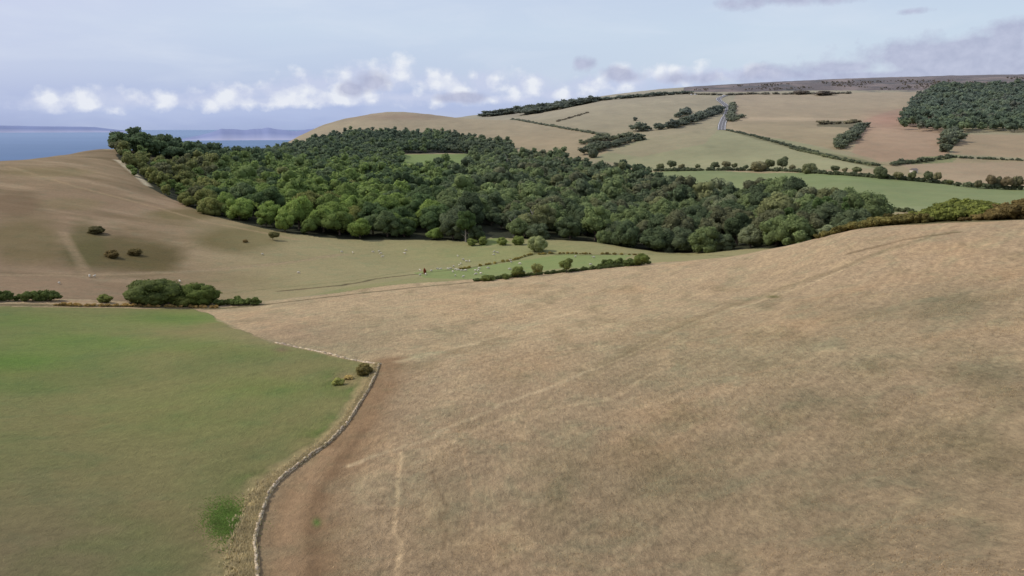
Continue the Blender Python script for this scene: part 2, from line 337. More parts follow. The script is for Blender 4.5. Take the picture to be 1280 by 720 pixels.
    polyw = pw+far_e+[(-400, far_e[-1][1]), (-400, -60), (-8, -60), (pw[0][0]+6, 18)]
    pm = np.zeros(n, bool); pm[idx] = inpoly(xs+fbm(xs, ys, 6, 3, 91)*.5, ys+fbm(xs, ys, 6, 3, 92)*.5, polyw); pm &= (r < edr+3)
    put(pm, (124,120,74), 1, .5)
    put(pm*gauss(px, py, 0, 720, 420, 120), (118,104,78), .75)
    put(pm*gauss(wpx, wpy, 285, 720, 60, 50), (126,106,80), .6)
    G = (92,118,48)
    for (a, b, sx, sy, k) in [(20,455,110,22,1.0),(120,425,110,15,.9),(220,398,80,9,.8),(0,400,110,14,.7),(330,485,80,14,.55),(300,440,60,10,.4),(250,435,40,10,.4),(20,480,60,12,.6),(220,520,140,28,.25)]:
        put(gauss(wpx, wpy, a, b, sx, sy)*pm, G, k)
    for (a, b, sx, sy, k) in [(290,655,22,22,.95),(283,690,14,22,.6),(400,548,34,14,.8),(420,530,16,12,.7),(330,600,34,13,.5),(422,478,16,14,.7),(440,490,10,18,.6)]:
        put(gauss(wpx, wpy, a, b, sx, sy)*pm*np.clip(.7+fbm(x, y, 3, 4, 66)*1.3, 0, 1.2), (82,112,44), k, .8)
    put(pm*gauss(px, py, 200, 418, 120, 10), (140,130,86), .3)
    put(pm*gauss(px, py, 60, 470, 120, 12), (130,116,76), .35)
    put(pm*np.clip(fbm(x, y, 26, 5, 71)*1.9, 0, 1), (132,114,76), .65); put(pm*np.clip(fbm(x, y*.7, 15, 5, 75)*1.9, 0, 1), (98,110,60), .5); put(pm*np.clip(fbm(x, y, 9, 5, 73)*1.8-.1, 0, 1), (96,108,58), .4)
    put(gauss(wpx, wpy, 438, 473, 17, 9)*pm, (150,132,92), .9, 1)
    # straw bank along the wall
    k = idx; d = seg_dist(x[k]+1.2, y[k], wl); m = np.zeros(n)
    wd = np.interp(r[k], [45,70,90,130], [3.4,2.4,1.2,.9]); m[k] = np.clip(1.25-d/wd+fbm(x[k], y[k], 2.2, 3, 15)*.4, 0, 1); put(m*pm, (172,152,108), .85, 1)
    line(WALL2, .5, (178,156,118), .6, .6, .9, wob=.8)
    put(gauss(px, py, 352, 437, 9, 3)*dry, (120,90,70), .6); put(gauss(px, py, 396, 653, 5, 5)*dry, (92,116,52), .9)
    put(gauss(px, py, 967, 371, 9, 2.2)*dry, (104,100,56), .9); put(gauss(wpx, wpy, 380, 418, 70, 14)*dry, (164,136,108), .5)
    # ---- lines in the valley and on the hills
    line([(-200,384),(0,381),(150,383),(270,386),(330,381)], 1.6, (96,88,58), .8, .5, .9, 180, 260, wob=2)
    line([(0,372),(60,376),(130,377)], 1.2, (140,108,84), .5, .5, .9, 180, 280)
    line([(330,381),(430,369),(520,359),(590,353)], .9, (84,78,50), .8, .5, .9, 180, 280, wob=1.5)
    line([(350,364),(430,356.5),(470,349),(500,345),(530,341.5)], .8, (84,70,48), .9, .5, .9, 200, 420, wob=2)
    line([(530,341),(580,336),(620,329),(655,322),(672,315),(700,318)], 1.0, (92,88,54), .7, .5, .9, 200, 420, wob=2)
    line([(672,318),(730,319),(800,317),(915,320)], .8, (96,88,58), .6, .5, .9, 200, 420, wob=2)
    line([(280,367),(350,360),(430,352),(520,338)], .8, (120,116,76), .5, .5, .9, 200, 420, wob=2)
    line([(10,208),(90,232),(190,258),(260,278),(330,291),(372,300)], 1.5, (160,138,102), .6, .8, .9, 240, 720, wob=2)
    line([(78,290),(110,345)], 1.6, (156,134,102), .6, .6, .9, 240, 500)
    line([(0,343),(100,344),(230,340),(350,330),(430,318)], 2.0, (158,138,106), .6, .7, .9, 240, 500, wob=2)
    line([(0,341),(110,344)], 1.0, (112,94,64), .4, .7, .9, 240, 500, wob=2)
    line([(146,200),(165,215),(185,232)], 2.2, (206,192,160), .9, .5, .9, 400, 700)
    line([(135,187),(160,188),(170,192)], 3, (190,172,132), .9, .5, .9, 500, 760)
    line([(930,168),(1000,186),(1100,206)], 6, (110,106,70), .7, .5, .9, 700, 1500)
    line([(990,184),(1050,199),(1100,210)], 4, (112,106,72), .8, .5, .9, 640, 1300)
    line([(690,130),(800,122)], 6, (150,138,104), .4, .5, .9, 1500, 2400)
    line([(645,150),(720,162),(760,168)], 6, (98,98,66), .7, .5, .9, 1000, 1900)
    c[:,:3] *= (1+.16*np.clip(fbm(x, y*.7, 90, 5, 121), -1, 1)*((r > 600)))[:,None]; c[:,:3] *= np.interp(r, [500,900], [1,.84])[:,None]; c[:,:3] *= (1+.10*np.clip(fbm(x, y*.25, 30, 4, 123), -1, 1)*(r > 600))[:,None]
    haze = np.clip((r-600)/12000, 0, .25); c[:,:3] = c[:,:3]*(1-haze[:,None])+lin((176,182,200))*haze[:,None]  # aerial haze painted into the ground colour, stronger farther off
    c[:,:3] *= np.where(dry & ~pm, 1.15, np.where(pm, 1.08, 1))[:,None]*np.where(dry & ~pm, 1., 0)[:,None]*np.array([.975,.98,.95])+np.where(dry & ~pm, 0, np.where(pm, 1.08, 1))[:,None]
    return c, pm, dry, px
def build_terrain():
    az = np.r_[np.linspace(-math.pi, -.72, 60)[:-1], np.linspace(-.72, .72, 900), np.linspace(.72, math.pi, 60)[1:]]
    rr = np.r_[[.5, 6, 14, 22, 30], np.exp(np.linspace(math.log(36), math.log(2700), 950)), np.exp(np.linspace(math.log(2800), math.log(9000), 40))]
    A, R = np.meshgrid(az, rr, indexing='ij'); x = (R*np.sin(A)).ravel(); y = (R*np.cos(A)).ravel(); z = zg(x, y)
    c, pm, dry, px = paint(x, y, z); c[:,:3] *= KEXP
    na, nr = len(az), len(rr); i = np.arange(na-1)[:,None]*nr+np.arange(nr-1)[None]
    Q = np.stack([i, i+nr, i+nr+1, i+1], -1).reshape(-1, 4)[:, ::-1]
    V = np.c_[x, y, z]; r = R.ravel(); pmf = pm; regn = np.where(pmf, 1, np.where(dry, 0, np.where(r < 430, 2, 3)))
    fr = regn[Q[:,0]]; out = []
    for k, nm in enumerate(['dry_field', 'pasture', 'valley_ground', 'hills']):
        q = Q[fr == k]
        if not len(q): continue
        u, inv = np.unique(q, return_inverse=True)
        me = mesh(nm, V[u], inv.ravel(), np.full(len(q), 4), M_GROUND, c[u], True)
        o = obj(nm, me); tag(o, kind='structure'); out.append(o)
build_terrain()
# ------------------------------------------------------------------ foliage templates
def ico(n):
    import bmesh
    bm = bmesh.new(); bmesh.ops.create_icosphere(bm, subdivisions=n, radius=1); bm.verts.ensure_lookup_table()
    v = np.array([q.co for q in bm.verts]); f = np.array([[w.index for w in p.verts] for p in bm.faces]); bm.free(); return v, f
ICO = {1: ico(1), 2: ico(2), 3: ico(3)}
class T:
    def __init__(s): s.V = []; s.L = []; s.N = []; s.C = []; s.n = 0
    def add(s, v, f, col):
        v = np.asarray(v); f = np.asarray(f); s.V.append(v); s.L.append((f+s.n).ravel()); s.N.append(np.full(len(f), f.shape[1])); s.n += len(v)
        c = np.asarray(col, float); s.C.append(np.tile(c, (len(v), 1)) if c.ndim == 1 else c)
    def done(s): return np.concatenate(s.V), np.concatenate(s.L), np.concatenate(s.N), np.concatenate(s.C)
def leaves(t, P_, Nn, size, g, bright=(.8, 1.25), jit=.42):
    n = len(P_); nn = Nn+g.normal(0, jit, (n, 3)); nn /= np.linalg.norm(nn, axis=1)[:,None]+1e-9
    a = np.cross(nn, g.normal(0, 1, (n, 3))); a /= np.linalg.norm(a, axis=1)[:,None]+1e-9; b = np.cross(nn, a)
    s = size*g.uniform(.6, 1.3, (n, 1)); q = .7
    v = np.stack([P_-a*s, P_-b*s*q, P_+a*s, P_+b*s*q], 1)
    br = g.uniform(*bright, n); col = np.repeat(br, 4)[:,None]*np.array([[1,1,1]])
    t.add(v.reshape(-1, 3), np.arange(4*n).reshape(n, 4), col)
def crown(seed, R=5, H=9, base=2.5, clumps=24, sub=2, nleaf=1600, leaf=.42, shape='round', lean=0):
    g = np.random.default_rng(seed); t = T(); hc = (H-base)/2; zc = base+hc
    cen = []; rad = []
    for i in range(clumps):
        for _ in range(20):
            d = g.normal(0, 1, 3); d /= np.linalg.norm(d)
            if d[2] > (-.55 if base > .12 else -.95): break
        k = g.uniform(.45, .8)
        w = 1.0
        if shape == 'tall': w = 1-.35*max(d[2], 0)
        if shape == 'cone': w = 1-.65*max(d[2]*k+.25, 0)
        p = np.array([d[0]*R*k*w, d[1]*R*k*w, zc+d[2]*hc*k*1.05]); p[0] += lean*(p[2]-base)
        cen.append(p); rad.append(R*g.uniform(.26, .44)*(.8 if shape != 'round' else 1))
    cen.append(np.array([lean*hc, 0, zc])); rad.append(R*.55)
    cen = np.array(cen); rad = np.array(rad); iv, jf = ICO[sub]
    sq = min(1.0, hc/R*1.15)
    for p, q in zip(cen, rad):
        v = iv*q*.88*(1+.16*g.normal(0, 1, (len(iv), 1))); v[:,2] *= sq
        t.add(v+p, jf, np.ones(3)*g.uniform(.75, 1.0))
    k = g.choice(len(cen), nleaf, p=rad**2/(rad**2).sum()); d = g.normal(0, 1, (nleaf, 3)); d /= np.linalg.norm(d, axis=1)[:,None]
    d[:,2] = np.abs(d[:,2])*np.where(g.random(nleaf) < .75, 1, -1)
    pos = cen[k]+d*rad[k][:,None]*g.uniform(.86, 1.14, (nleaf, 1))*[1,1,sq]
    cb = g.uniform(.85, 1.15, len(cen))
    leaves(t, pos, d, leaf, g); t.C[-1] = t.C[-1]*np.repeat(cb[k], 4)[:,None]
    V, L, N, Cc = t.done(); V[:,2] = np.maximum(V[:,2], .05)
    return V, L, N, Cc
def tube(t, pts, rads, n=7, col=(1,1,1)):
    ring = []; pts = np.array(pts, float)
    for i, (p, r) in enumerate(zip(pts, rads)):
        d = pts[min(i+1, len(pts)-1)]-pts[max(i-1, 0)]; d /= np.linalg.norm(d); a = np.cross(d, [.3,.9,.1]); a /= np.linalg.norm(a); b = np.cross(d, a)
        th = np.linspace(0, 2*math.pi, n, endpoint=False); ring.append(p+r*(np.cos(th)[:,None]*a+np.sin(th)[:,None]*b))
    v = np.concatenate(ring); f = [[i*n+j, i*n+(j+1) % n, (i+1)*n+(j+1) % n, (i+1)*n+j] for i in range(len(pts)-1) for j in range(n)]
    t.add(v, np.array(f), np.array(col, float))
def trunk_mesh(seed, H=6, R=.35, spread=2.5, limbs=6, name='trunk', mat=None):
    g = np.random.default_rng(seed); t = T(); tube(t, [(0,0,-.6),(.05,.05,H*.3),(.15,-.1,H*.7),(.1,.1,H)], [R*1.3,R,R*.75,R*.4], 8)
    for i in range(limbs):
        a = g.uniform(0, 6.28); z0 = H*g.uniform(.3, .75); s = spread*g.uniform(.6, 1.1); z1 = z0+s*g.uniform(.5, 1.1)
        c, q = math.cos(a), math.sin(a)
        tube(t, [(0,0,z0),(c*s*.5,q*s*.5,z0+(z1-z0)*.6),(c*s,q*s,z1)], [R*.45,R*.28,R*.1], 5)
    V, L, N, _ = t.done(); return mesh(name, V, L, N, mat or M_BARK)
def leafmesh(name, tpl, mat=None):
    V, L, N, Cc = tpl; return mesh(name, V, L, N, mat or M_LEAF, Cc)
CR = {}
CR['big'] = [leafmesh('crown', crown(100+i, R=g[0], H=g[1], base=g[2], clumps=26, nleaf=3000, leaf=.36)) for i, g in enumerate([(5.6,11.5,.1),(6.2,12,.2),(5.2,13,.3),(6.4,11,.1),(5.0,12,.2),(5.8,13,.3)])]
CR['tall'] = [leafmesh('crown', crown(120+i, R=3.6, H=17+i, base=1.5, clumps=30, nleaf=3000, leaf=.36, shape='tall')) for i in range(3)]
TR = [trunk_mesh(140+i, 6.5, .38) for i in range(3)]; TRS = [trunk_mesh(150+i, 2.6, .16, 1.2, 4) for i in range(2)]; TRP = trunk_mesh(160, 7.5, .42, 3, 5, mat=M_PALE)
CR['small'] = [leafmesh('crown', crown(170+i, R=2.9, H=5.4, base=.9, clumps=18, nleaf=1800, leaf=.24, lean=.12)) for i in range(4)]
CR['bush'] = [leafmesh('foliage', crown(180+i, R=2.2, H=2.6, base=.05, clumps=24, nleaf=1400, leaf=.2)) for i in range(4)]
CR['wide'] = [leafmesh('foliage', crown(190+i, R=6.5, H=6.6, base=.1, clumps=64, nleaf=5200, leaf=.28)) for i in range(3)]
LOD1 = [crown(200+i, R=5.6, H=12.5, base=.1, clumps=11, sub=2, nleaf=420, leaf=.62) for i in range(6)]
LOD2 = [crown(210+i, R=5.6, H=12, base=.1, clumps=8, sub=1, nleaf=170, leaf=.9) for i in range(6)]
LOD3 = [crown(220+i, R=5.6, H=10, base=.5, clumps=5, sub=1, nleaf=90, leaf=1.2) for i in range(6)]
# ------------------------------------------------------------------ the woods
GREEN = lin((78,97,52)); BRIGHT = lin((84,104,54)); DARK = lin((56,74,46)); BLUE = lin((68,84,58)); OLIVE = lin((86,94,54)); BROWN = lin((74,80,54)); GREY = lin((92,104,76))
TONES = {'mid green': GREEN, 'bright green': BRIGHT, 'dark green': DARK, 'grey-green': BLUE, 'olive green': OLIVE, 'brownish': BROWN, 'pale green': GREY}
KL = np.array([1.66,1.46,1.16])*1.36
def tone(x, y, px, g):
    q = fbm(np.array([x]), np.array([y]), 70, 2, 5)[0]; u = g.random()
    if px < 270: w = [('olive green',.6),('mid green',.22),('brownish',.18)]
    elif px < 480: w = [('bright green',.42+q*.3),('mid green',.28),('dark green',.2),('grey-green',.06),('olive green',.1)]
    elif px < 620: w = [('mid green',.3),('dark green',.36),('bright green',.2+q*.2),('grey-green',.2)]
    elif px < 880: w = [('mid green',.3),('dark green',.28),('olive green',.14),('brownish',.12),('grey-green',.14),('bright green',.06)]
    else: w = [('dark green',.36),('grey-green',.2),('mid green',.2),('brownish',.08),('olive green',.1),('pale green',.08)]
    s = sum(max(b, 0) for _, b in w); u *= s
    for n_, b in w:
        u -= max(b, 0)
        if u <= 0: return n_
    return w[0][0]
def scatter(maskf, box, sp, seed):
    g = np.random.default_rng(seed); a0, a1, r0, r1 = box; out = []
    x0 = -700; xs = np.arange(-800, 900, sp); ys = np.arange(r0*.6, r1, sp*.88)
    X, Y = np.meshgrid(xs, ys); X = X+((np.arange(len(ys)) % 2)[:,None])*sp/2
    X = (X+g.uniform(-.33, .33, X.shape)*sp).ravel(); Y = (Y+g.uniform(-.33, .33, Y.shape)*sp).ravel()
    Z = zg(X, Y); px, py = project(X, Y, Z); r = np.hypot(X, Y); m = maskf(px, py, r)
    return np.c_[X, Y, Z, px, py, r][m]
g = np.random.default_rng(99)
W1 = scatter(wood_mask, (0, 0, 250, 950), 12.8, 1)
W1 = W1[~((W1[:,3] > 598) & (W1[:,3] < 640) & (W1[:,5] < 385))]
order = np.argsort(W1[:,5]); W1 = W1[order]
lo = lambda px: np.interp(px, [146,165,185,215,262,300,345,400,470,520,560,602,612,650,690,740,770,800,850,935,1000,1082],[620,540,500,470,425,405,380,366,362,362,360,350,365,362,360,356,350,346,345,330,305,290])
ORD = ['first','second','third','fourth','fifth','sixth','seventh','eighth','ninth','tenth','eleventh','twelfth','thirteenth','fourteenth','fifteenth','sixteenth','seventeenth','eighteenth','nineteenth','twentieth']
TENS = {20:'twenty',30:'thirty',40:'forty',50:'fifty',60:'sixty',70:'seventy',80:'eighty',90:'ninety'}
def ordn(i):
    if i < 20: return ORD[i]
    k = i+1; t_ = k//10*10
    if k % 10 == 0: return TENS[t_][:-1]+'ieth'
    return TENS[t_]+'-'+ORD[k % 10-1]
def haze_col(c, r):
    h = min(.5, max(0, (r-300)/2300)); return c*(1-h)+lin((140,150,150))*h*.7  # aerial haze mixed into the foliage colour, growing with distance
def make_tree(name, loc, crown_me, trunk_me, col, s=1.0, sz=1.0, rz=None, label=None, cat='tree', group=None, crown_name='crown'):
    t = empty(name, loc, g.uniform(0, 6.28) if rz is None else rz); t.scale = (s, s, s*sz)
    a = obj(crown_name, crown_me, t); a.color = (*[float(q) for q in col], 1)
    if trunk_me: obj('trunk', trunk_me, t)
    tag(t, label, cat, group); return t
ind = []; rest = []
for row in W1:
    x, y, z, px, py, r = row
    tn = tone(x, y, px, g); sc = g.choice([g.uniform(.8, 1.1), g.uniform(1.15, 1.62)], p=[.4, .6])
    if px > 950 and r < 420: sc *= 1.12
    if px < 240: sc *= .72
    if 250 < px < 290: sc *= .9
    front = r < lo(px)+11
    if front: sc *= g.uniform(.7, .95)
    if len(ind) < 296 and visible(x, y, z+11*sc): ind.append((x, y, z, px, py, r, tn, sc, front))
    else: rest.append((x, y, z, px, py, r, tn, sc*(1.14 if px > 300 and r < 760 else 1)))
fr = sorted([q for q in ind if q[8]], key=lambda q: q[3]); fi = {id(q): k for k, q in enumerate(fr)}
for q in ind:
    x, y, z, px, py, r, tn, sc, front = q
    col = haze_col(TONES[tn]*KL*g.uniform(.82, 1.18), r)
    k = int(g.integers(0, 6)); cm = CR['big'][k]
    if front: lab = f"{tn} tree, {ordn(fi[id(q)])} from the left along the front edge of the wood"; grp = 'trees along the front edge of the valley wood'
    else:
        side = 'left end' if px < 330 else 'left half' if px < 520 else 'middle' if px < 700 else 'right half' if px < 900 else 'right end'
        dep = 'behind its front row' if r < lo(px)+36 else 'deeper inside'
        lab = f"{tn} tree in the {side} of the valley wood, {dep}"; grp = f'{tn} trees, {side} of the valley wood, {dep}'
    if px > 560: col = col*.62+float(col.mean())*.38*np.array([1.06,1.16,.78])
    if front: z -= 1.6*sc
    make_tree('broadleaf_tree', (x, y, z), cm, TR[k % 3], col, sc, g.uniform(.74, 1.0), label=lab, group=grp)
def merge(rows, name, label, cat, kind='stuff', lodf=None):
    Vs = []; Ls = []; Ns = []; Cs = []; off = 0
    for (x, y, z, px, py, r, tn, sc) in rows:
        tpl = (lodf(r))[int(g.integers(0, 6))]; V, L, N, Cc = tpl; a = g.uniform(0, 6.28); ca, sa = math.cos(a), math.sin(a)
        v = np.empty_like(V); v[:,0] = (V[:,0]*ca-V[:,1]*sa)*sc+x; v[:,1] = (V[:,0]*sa+V[:,1]*ca)*sc+y; v[:,2] = V[:,2]*sc*g.uniform(.75, 1.05)+z
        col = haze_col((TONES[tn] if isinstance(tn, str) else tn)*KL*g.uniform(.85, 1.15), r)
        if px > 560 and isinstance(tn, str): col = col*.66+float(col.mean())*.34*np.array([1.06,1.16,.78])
        Vs.append(v); Ls.append(L+off); Ns.append(N); Cs.append(Cc*col); off += len(V)
    me = mesh(name, np.concatenate(Vs), np.concatenate(Ls), np.concatenate(Ns), M_WOOD, np.concatenate(Cs))
    o = obj(name, me); tag(o, label, cat, kind=kind); return o
lod = lambda r: LOD1 if r < 620 else LOD2
merge(rest, 'valley_wood', 'dense mass of broadleaf treetops filling the middle of the valley wood', 'wood', lodf=lod)
def rows_of(maskf, sp, seed, sc=(.8, 1.1), tones=('dark green','grey-green','mid green'), box=(0,0,250,2400)):
    W_ = scatter(maskf, box, sp, seed); return [(x, y, z, px, py, r, tones[int(g.integers(0, len(tones)))], g.uniform(*sc)) for x, y, z, px, py, r in W_]
merge(rows_of(wood_upper, 13, 2, (.95, 1.35), ('dark green','grey-green','dark green','mid green'))+rows_of(wood_mid, 13, 3, (.9, 1.4)), 'upper_wood', 'dark far wood on the slope below the bare rounded hill', 'wood', lodf=lod)
merge(rows_of(wood_left, 9.5, 4, (1.05, 1.5), ('dark green','dark green','dark green'), (0,0,400,1000)), 'clifftop_wood', 'dark clump of trees on the skyline beside the sea', 'wood', lodf=lod)
# far wood on the right hillside
def far_mask(px, py, r):
    lo_y = np.interp(px, [1125,1135,1190,1300,1600], [164,164,168,166,166]); up = np.interp(px, [1125,1145,1175,1300,1600], [158,124,110,108,107])
    return (px > 1125) & (px < 1500) & (py < lo_y) & (py > up) & (r > 850)
W_ = []
xs = np.arange(480, 1700, 17.0); ys = np.arange(700, 2350, 17.0); X, Y = np.meshgrid(xs, ys); X = (X+g.uniform(-8, 8, X.shape)).ravel(); Y = (Y+g.uniform(-5, 5, Y.shape)).ravel()
Z = zg(X, Y); px, py = project(X, Y, Z); r = np.hypot(X, Y); m = far_mask(px+8*fbm(X, Y, 90, 3, 4), py+3*fbm(X, Y, 90, 3, 6), r)
far = [(a, b, c_, d, e, f, DARK*np.array([1.0,1.0,.9]) if g.random() < .6 else (BROWN*.8 if g.random() < .25 else GREEN*.8), g.uniform(1.3, 2.1)) for a, b, c_, d, e, f in np.c_[X, Y, Z, px, py, r][m]]
merge(far, 'hillside_wood', 'dark wood covering the far hillside at the right edge', 'wood', lodf=lambda r: LOD3)
mr = []
for _ in range(1500):
    a_, _e = ray(g.uniform(860, 1330), 105); r_ = g.uniform(2020, 2360); x, y = r_*math.sin(a_), r_*math.cos(a_); z = float(zg(x, y)); pxx, pyy = [float(v) for v in project(x, y, z)]
    if pyy < 113.5 and pyy > 97 and float(fbm(np.array([x]), np.array([y*.6]), 120, 3, 12)[0]) > .02: mr.append((x, y, z, pxx, pyy, r_, lin((96,84,60))*g.uniform(.7, 1.2), g.uniform(.25, .55)))
merge(mr, 'heather_scrub', 'dark heather and gorse clumps dotting the moor along the skyline', 'scrub', lodf=lambda r: LOD3)
# ------------------------------------------------------------------ hedges, thickets
def hedge(name, pts, h, w, col, label, cat='hedge', r0=35, r1=6000, group=None, gap=0.0, lodk=None, sp=None, var=.3):
    P_ = wline(pts, r0, r1, 8); Pn = np.array(P_); d = np.r_[0, np.cumsum(np.hypot(np.diff(Pn[:,0]), np.diff(Pn[:,1])))]
    L_ = d[-1]; rm = np.hypot(Pn[:,0], Pn[:,1]).mean(); sp = sp or w*.55; rows = []; s = 0
    while s < L_:
        if g.random() >= gap:
            x = np.interp(s, d, Pn[:,0])+g.normal(0, w*.18); y = np.interp(s, d, Pn[:,1])+g.normal(0, w*.18); z = float(zg(x, y))
            rows.append((x, y, z, 0, 0, math.hypot(x, y), col*(1+g.normal(0, .12)), g.uniform(1-var, 1+var)))
        s += sp*g.uniform(.7, 1.3)
    if not rows: return
    base = [crown(300+i, R=w*.62, H=h, base=.02, clumps=9, sub=1 if rm > 500 else 2, nleaf=int(90 if rm > 700 else 220 if rm > 350 else 520), leaf=max(.16, rm*.0011)) for i in range(6)]
    global KL
    o = merge(rows, name, label, cat, None, lambda r: base)
    if group: o['group'] = group
    return o
HG = lin((66,80,46)); HD = lin((62,74,48))
hedge('hedge', [(-60,374),(0,376),(35,376),(68,376)], 2.6, 2.8, HG, 'thick low green hedge at the far left edge of the green pasture', sp=1.0, r0=190, r1=260)
hedge('hedge', [(272,382),(300,381),(324,381)], 1.9, 2.8, HG, 'short low green hedge right of the two large rounded bushes', sp=1.0, r0=190, r1=260)
hedge('hedge', [(70,382),(120,383),(160,383),(270,385)], .6, 1.0, lin((124,112,76)), 'scrubby low hedge of brambles along the top of the pasture', sp=.9, gap=.25, r0=190, r1=260)
hedge('hedge', [(592,352),(640,347),(700,341),(760,335),(812,330)], .95, 1.5, HD, 'thin dark hedge under the small trees at the top of the dry field', sp=.8, r0=190, r1=262)
hedge('hedge', [(752,335),(775,333),(800,332)], 2.6, 3.4, HG, 'dense leafy clump of hedge left of the rightmost small tree', sp=1.2, r0=190, r1=262)
hedge('hedge', [(575,337),(610,331),(640,326),(662,319),(680,318)], .6, .9, lin((108,106,66)), 'broken line of rushes and brambles beside the valley ditch', 'hedge', sp=1.2, gap=.4, r0=260, r1=420)
hedge('hedge', [(682,317),(720,317.5),(760,318),(800,319)], .6, 1.0, lin((104,100,64)), 'low bramble hedge below the right half of the wood', 'hedge', sp=1.6, gap=.3, r0=260, r1=420)
FT = lin((80,88,60)); FD = lin((66,76,54))
hedge('hedge', [(820,214),(900,213),(980,214),(1040,218),(1120,224),(1190,231)], 2.6, 3.6, FD, 'long dark hedge along the top of the green meadow', r0=560, r1=900, sp=2)
hedge('hedge', [(1200,233),(1240,236),(1300,238),(1400,240)], 3.2, 5, FD, 'dark hedge at the right edge above the green meadow', r0=500, r1=900, sp=3)
hedge('hedge', [(1085,262),(1110,264),(1145,266)], 2.2, 3.5, FD, 'short dark hedge below the green meadow right of the wood', r0=380, r1=600, sp=2)
hedge('hedge', [(908,163),(940,170),(980,181),(1020,192),(1065,203),(1100,208)], 2.4, 4.2, FD, 'long diagonal hedge running down from the road', r0=700, r1=1500, sp=4)
hedge('hedge', [(990,186),(1040,198),(1090,207)], 1.6, 4, FT, 'lower dark hedge parallel to the long diagonal one', r0=640, r1=1300, sp=4)
hedge('hedge', [(1115,207),(1150,203),(1190,197)], 3.4, 6, FD, 'ragged hedge between the meadow fields below the hillside wood', r0=640, r1=1300, sp=5)
hedge('hedge', [(1190,197),(1230,199),(1300,202),(1400,204)], 1.6, 3.2, FD, 'thin field hedge running to the right edge below the hillside wood', r0=640, r1=1300, sp=4)
hedge('thicket', [(1048,187),(1056,181),(1068,170),(1076,160)], 9, 13, FD, 'thicket climbing the field boundary right of the long diagonal hedge', 'thicket', r0=800, r1=1800, sp=7)
hedge('thicket', [(1185,182),(1190,176),(1193,170)], 10, 14, FD, 'small thicket hanging below the hillside wood', 'thicket', r0=800, r1=1800, sp=6)
hedge('thicket', [(1025,155),(1050,155),(1074,153)], 5, 14, lin((96,92,62)), 'brown scrub strip on the tan far field', 'thicket', r0=900, r1=1900, sp=8)
hedge('thicket', [(733,192),(752,186),(775,181),(800,174)], 9, 16, FD, 'thicket in the fold of the far fields right of the bare hill', 'thicket', r0=850, r1=1700, sp=7)
hedge('thicket', [(735,180),(750,176),(765,176),(790,172)], 8, 14, FT, 'upper thicket in the fold right of the bare hill', 'thicket', r0=900, r1=1900, sp=6)
hedge('thicket', [(797,164),(815,163),(840,160),(860,154)], 11, 20, FD, 'thicket along the gully left of the road, lower part', 'thicket', r0=950, r1=1900, sp=8)
hedge('thicket', [(858,155),(875,149),(890,144),(902,138)], 11, 17, FD, 'thicket along the gully reaching up to the road', 'thicket', r0=1000, r1=2000, sp=8)
hedge('thicket', [(846,147),(856,145),(860,138)], 11, 14, FD, 'tall dark trees above the gully thicket', 'thicket', r0=1000, r1=2000, sp=9)
hedge('thicket', [(914,152),(920,148),(926,147)], 7, 12, FT, 'scrub patch right of the road bend', 'thicket', r0=1000, r1=2000, sp=8)
hedge('thicket', [(912,148),(915,140),(917,132)], 7, 10, FT, 'roadside scrub right of the upper road', 'thicket', r0=1000, r1=2000, sp=8)
hedge('thicket', [(640,149),(690,158),(740,167),(760,170)], 2.4, 6, FT, 'thin dark hedge between the bare hill and the far fields', 'hedge', r0=1000, r1=2100, sp=8)
hedge('hedge', [(697,152),(715,147),(735,141)], 1.6, 4, lin((96,86,60)), 'short brown hedge in the far field left of the road', r0=1200, r1=2300, sp=8)
hedge('thicket', [(606,146),(640,142),(670,138),(700,134),(735,129)], 15, 40, FD, 'dark wooded ridge on the skyline between the two hills', 'thicket', r0=1700, r1=2600, sp=5, group=None)
hedge('thicket', [(655,143),(680,140),(700,136),(715,133)], 13, 40, FD, 'dark wooded slope just under the skyline ridge', 'thicket', r0=1600, r1=2600, sp=6)
hedge('hedge', [(740,127),(780,123),(820,120),(860,117)], 8, 22, FD, 'dark line of trees along the far skyline left of the moor', r0=1700, r1=2600, sp=9)
hedge('hedge', [(865,118),(900,119),(940,118),(1000,118),(1060,117)], 4, 14, lin((90,86,66)), 'patchy hedge under the moor on the skyline', r0=1700, r1=2600, sp=11, gap=.1)
# scrub behind the brow on the right
def scrub(name, xs_, label, col, seed, hh):
    rows = []; gg = np.random.default_rng(seed)
    for _ in range(xs_[4]):
        a, _e = ray(gg.uniform(xs_[0], xs_[1]), 280); r = gg.uniform(xs_[2], xs_[3]); x, y = r*math.sin(a), r*math.cos(a)
        pxx = 640+math.tan(a)*F*.98; k = hh(pxx)
        if k <= .1: continue
        rows.append((x, y, float(zg(x, y)), 0, 0, r, col*(1+gg.normal(0, .16)), k*gg.uniform(.7, 1.15)))
    base = [crown(400+i, R=1.9, H=2.4, base=.02, clumps=9, sub=2, nleaf=380, leaf=.24) for i in range(6)]
    return merge(rows, name, label, 'scrub', 'stuff', lambda r: base)
scrub('gorse_scrub', (1100,1240,215,285,330), 'mound of dense green gorse behind the brow of the dry field', lin((80,90,48)), 1, lambda p: float(np.interp(p, [1090,1130,1180,1215,1250], [.5,1.1,1.7,1.5,.6])))
scrub('bracken_scrub', (1200,1560,205,262,420), 'brown bracken and bramble scrub along the right edge of the brow', lin((82,76,50)), 2, lambda p: float(np.interp(p, [1190,1240,1290,1500], [.5,1.2,1.9,1.9])))
scrub('bracken_scrub', (1020,1160,212,255,300), 'olive brown bracken between the wood and the gorse mound', lin((84,84,52)), 3, lambda p: float(np.interp(p, [1010,1060,1110,1170], [.5,1.0,1.2,.9])))
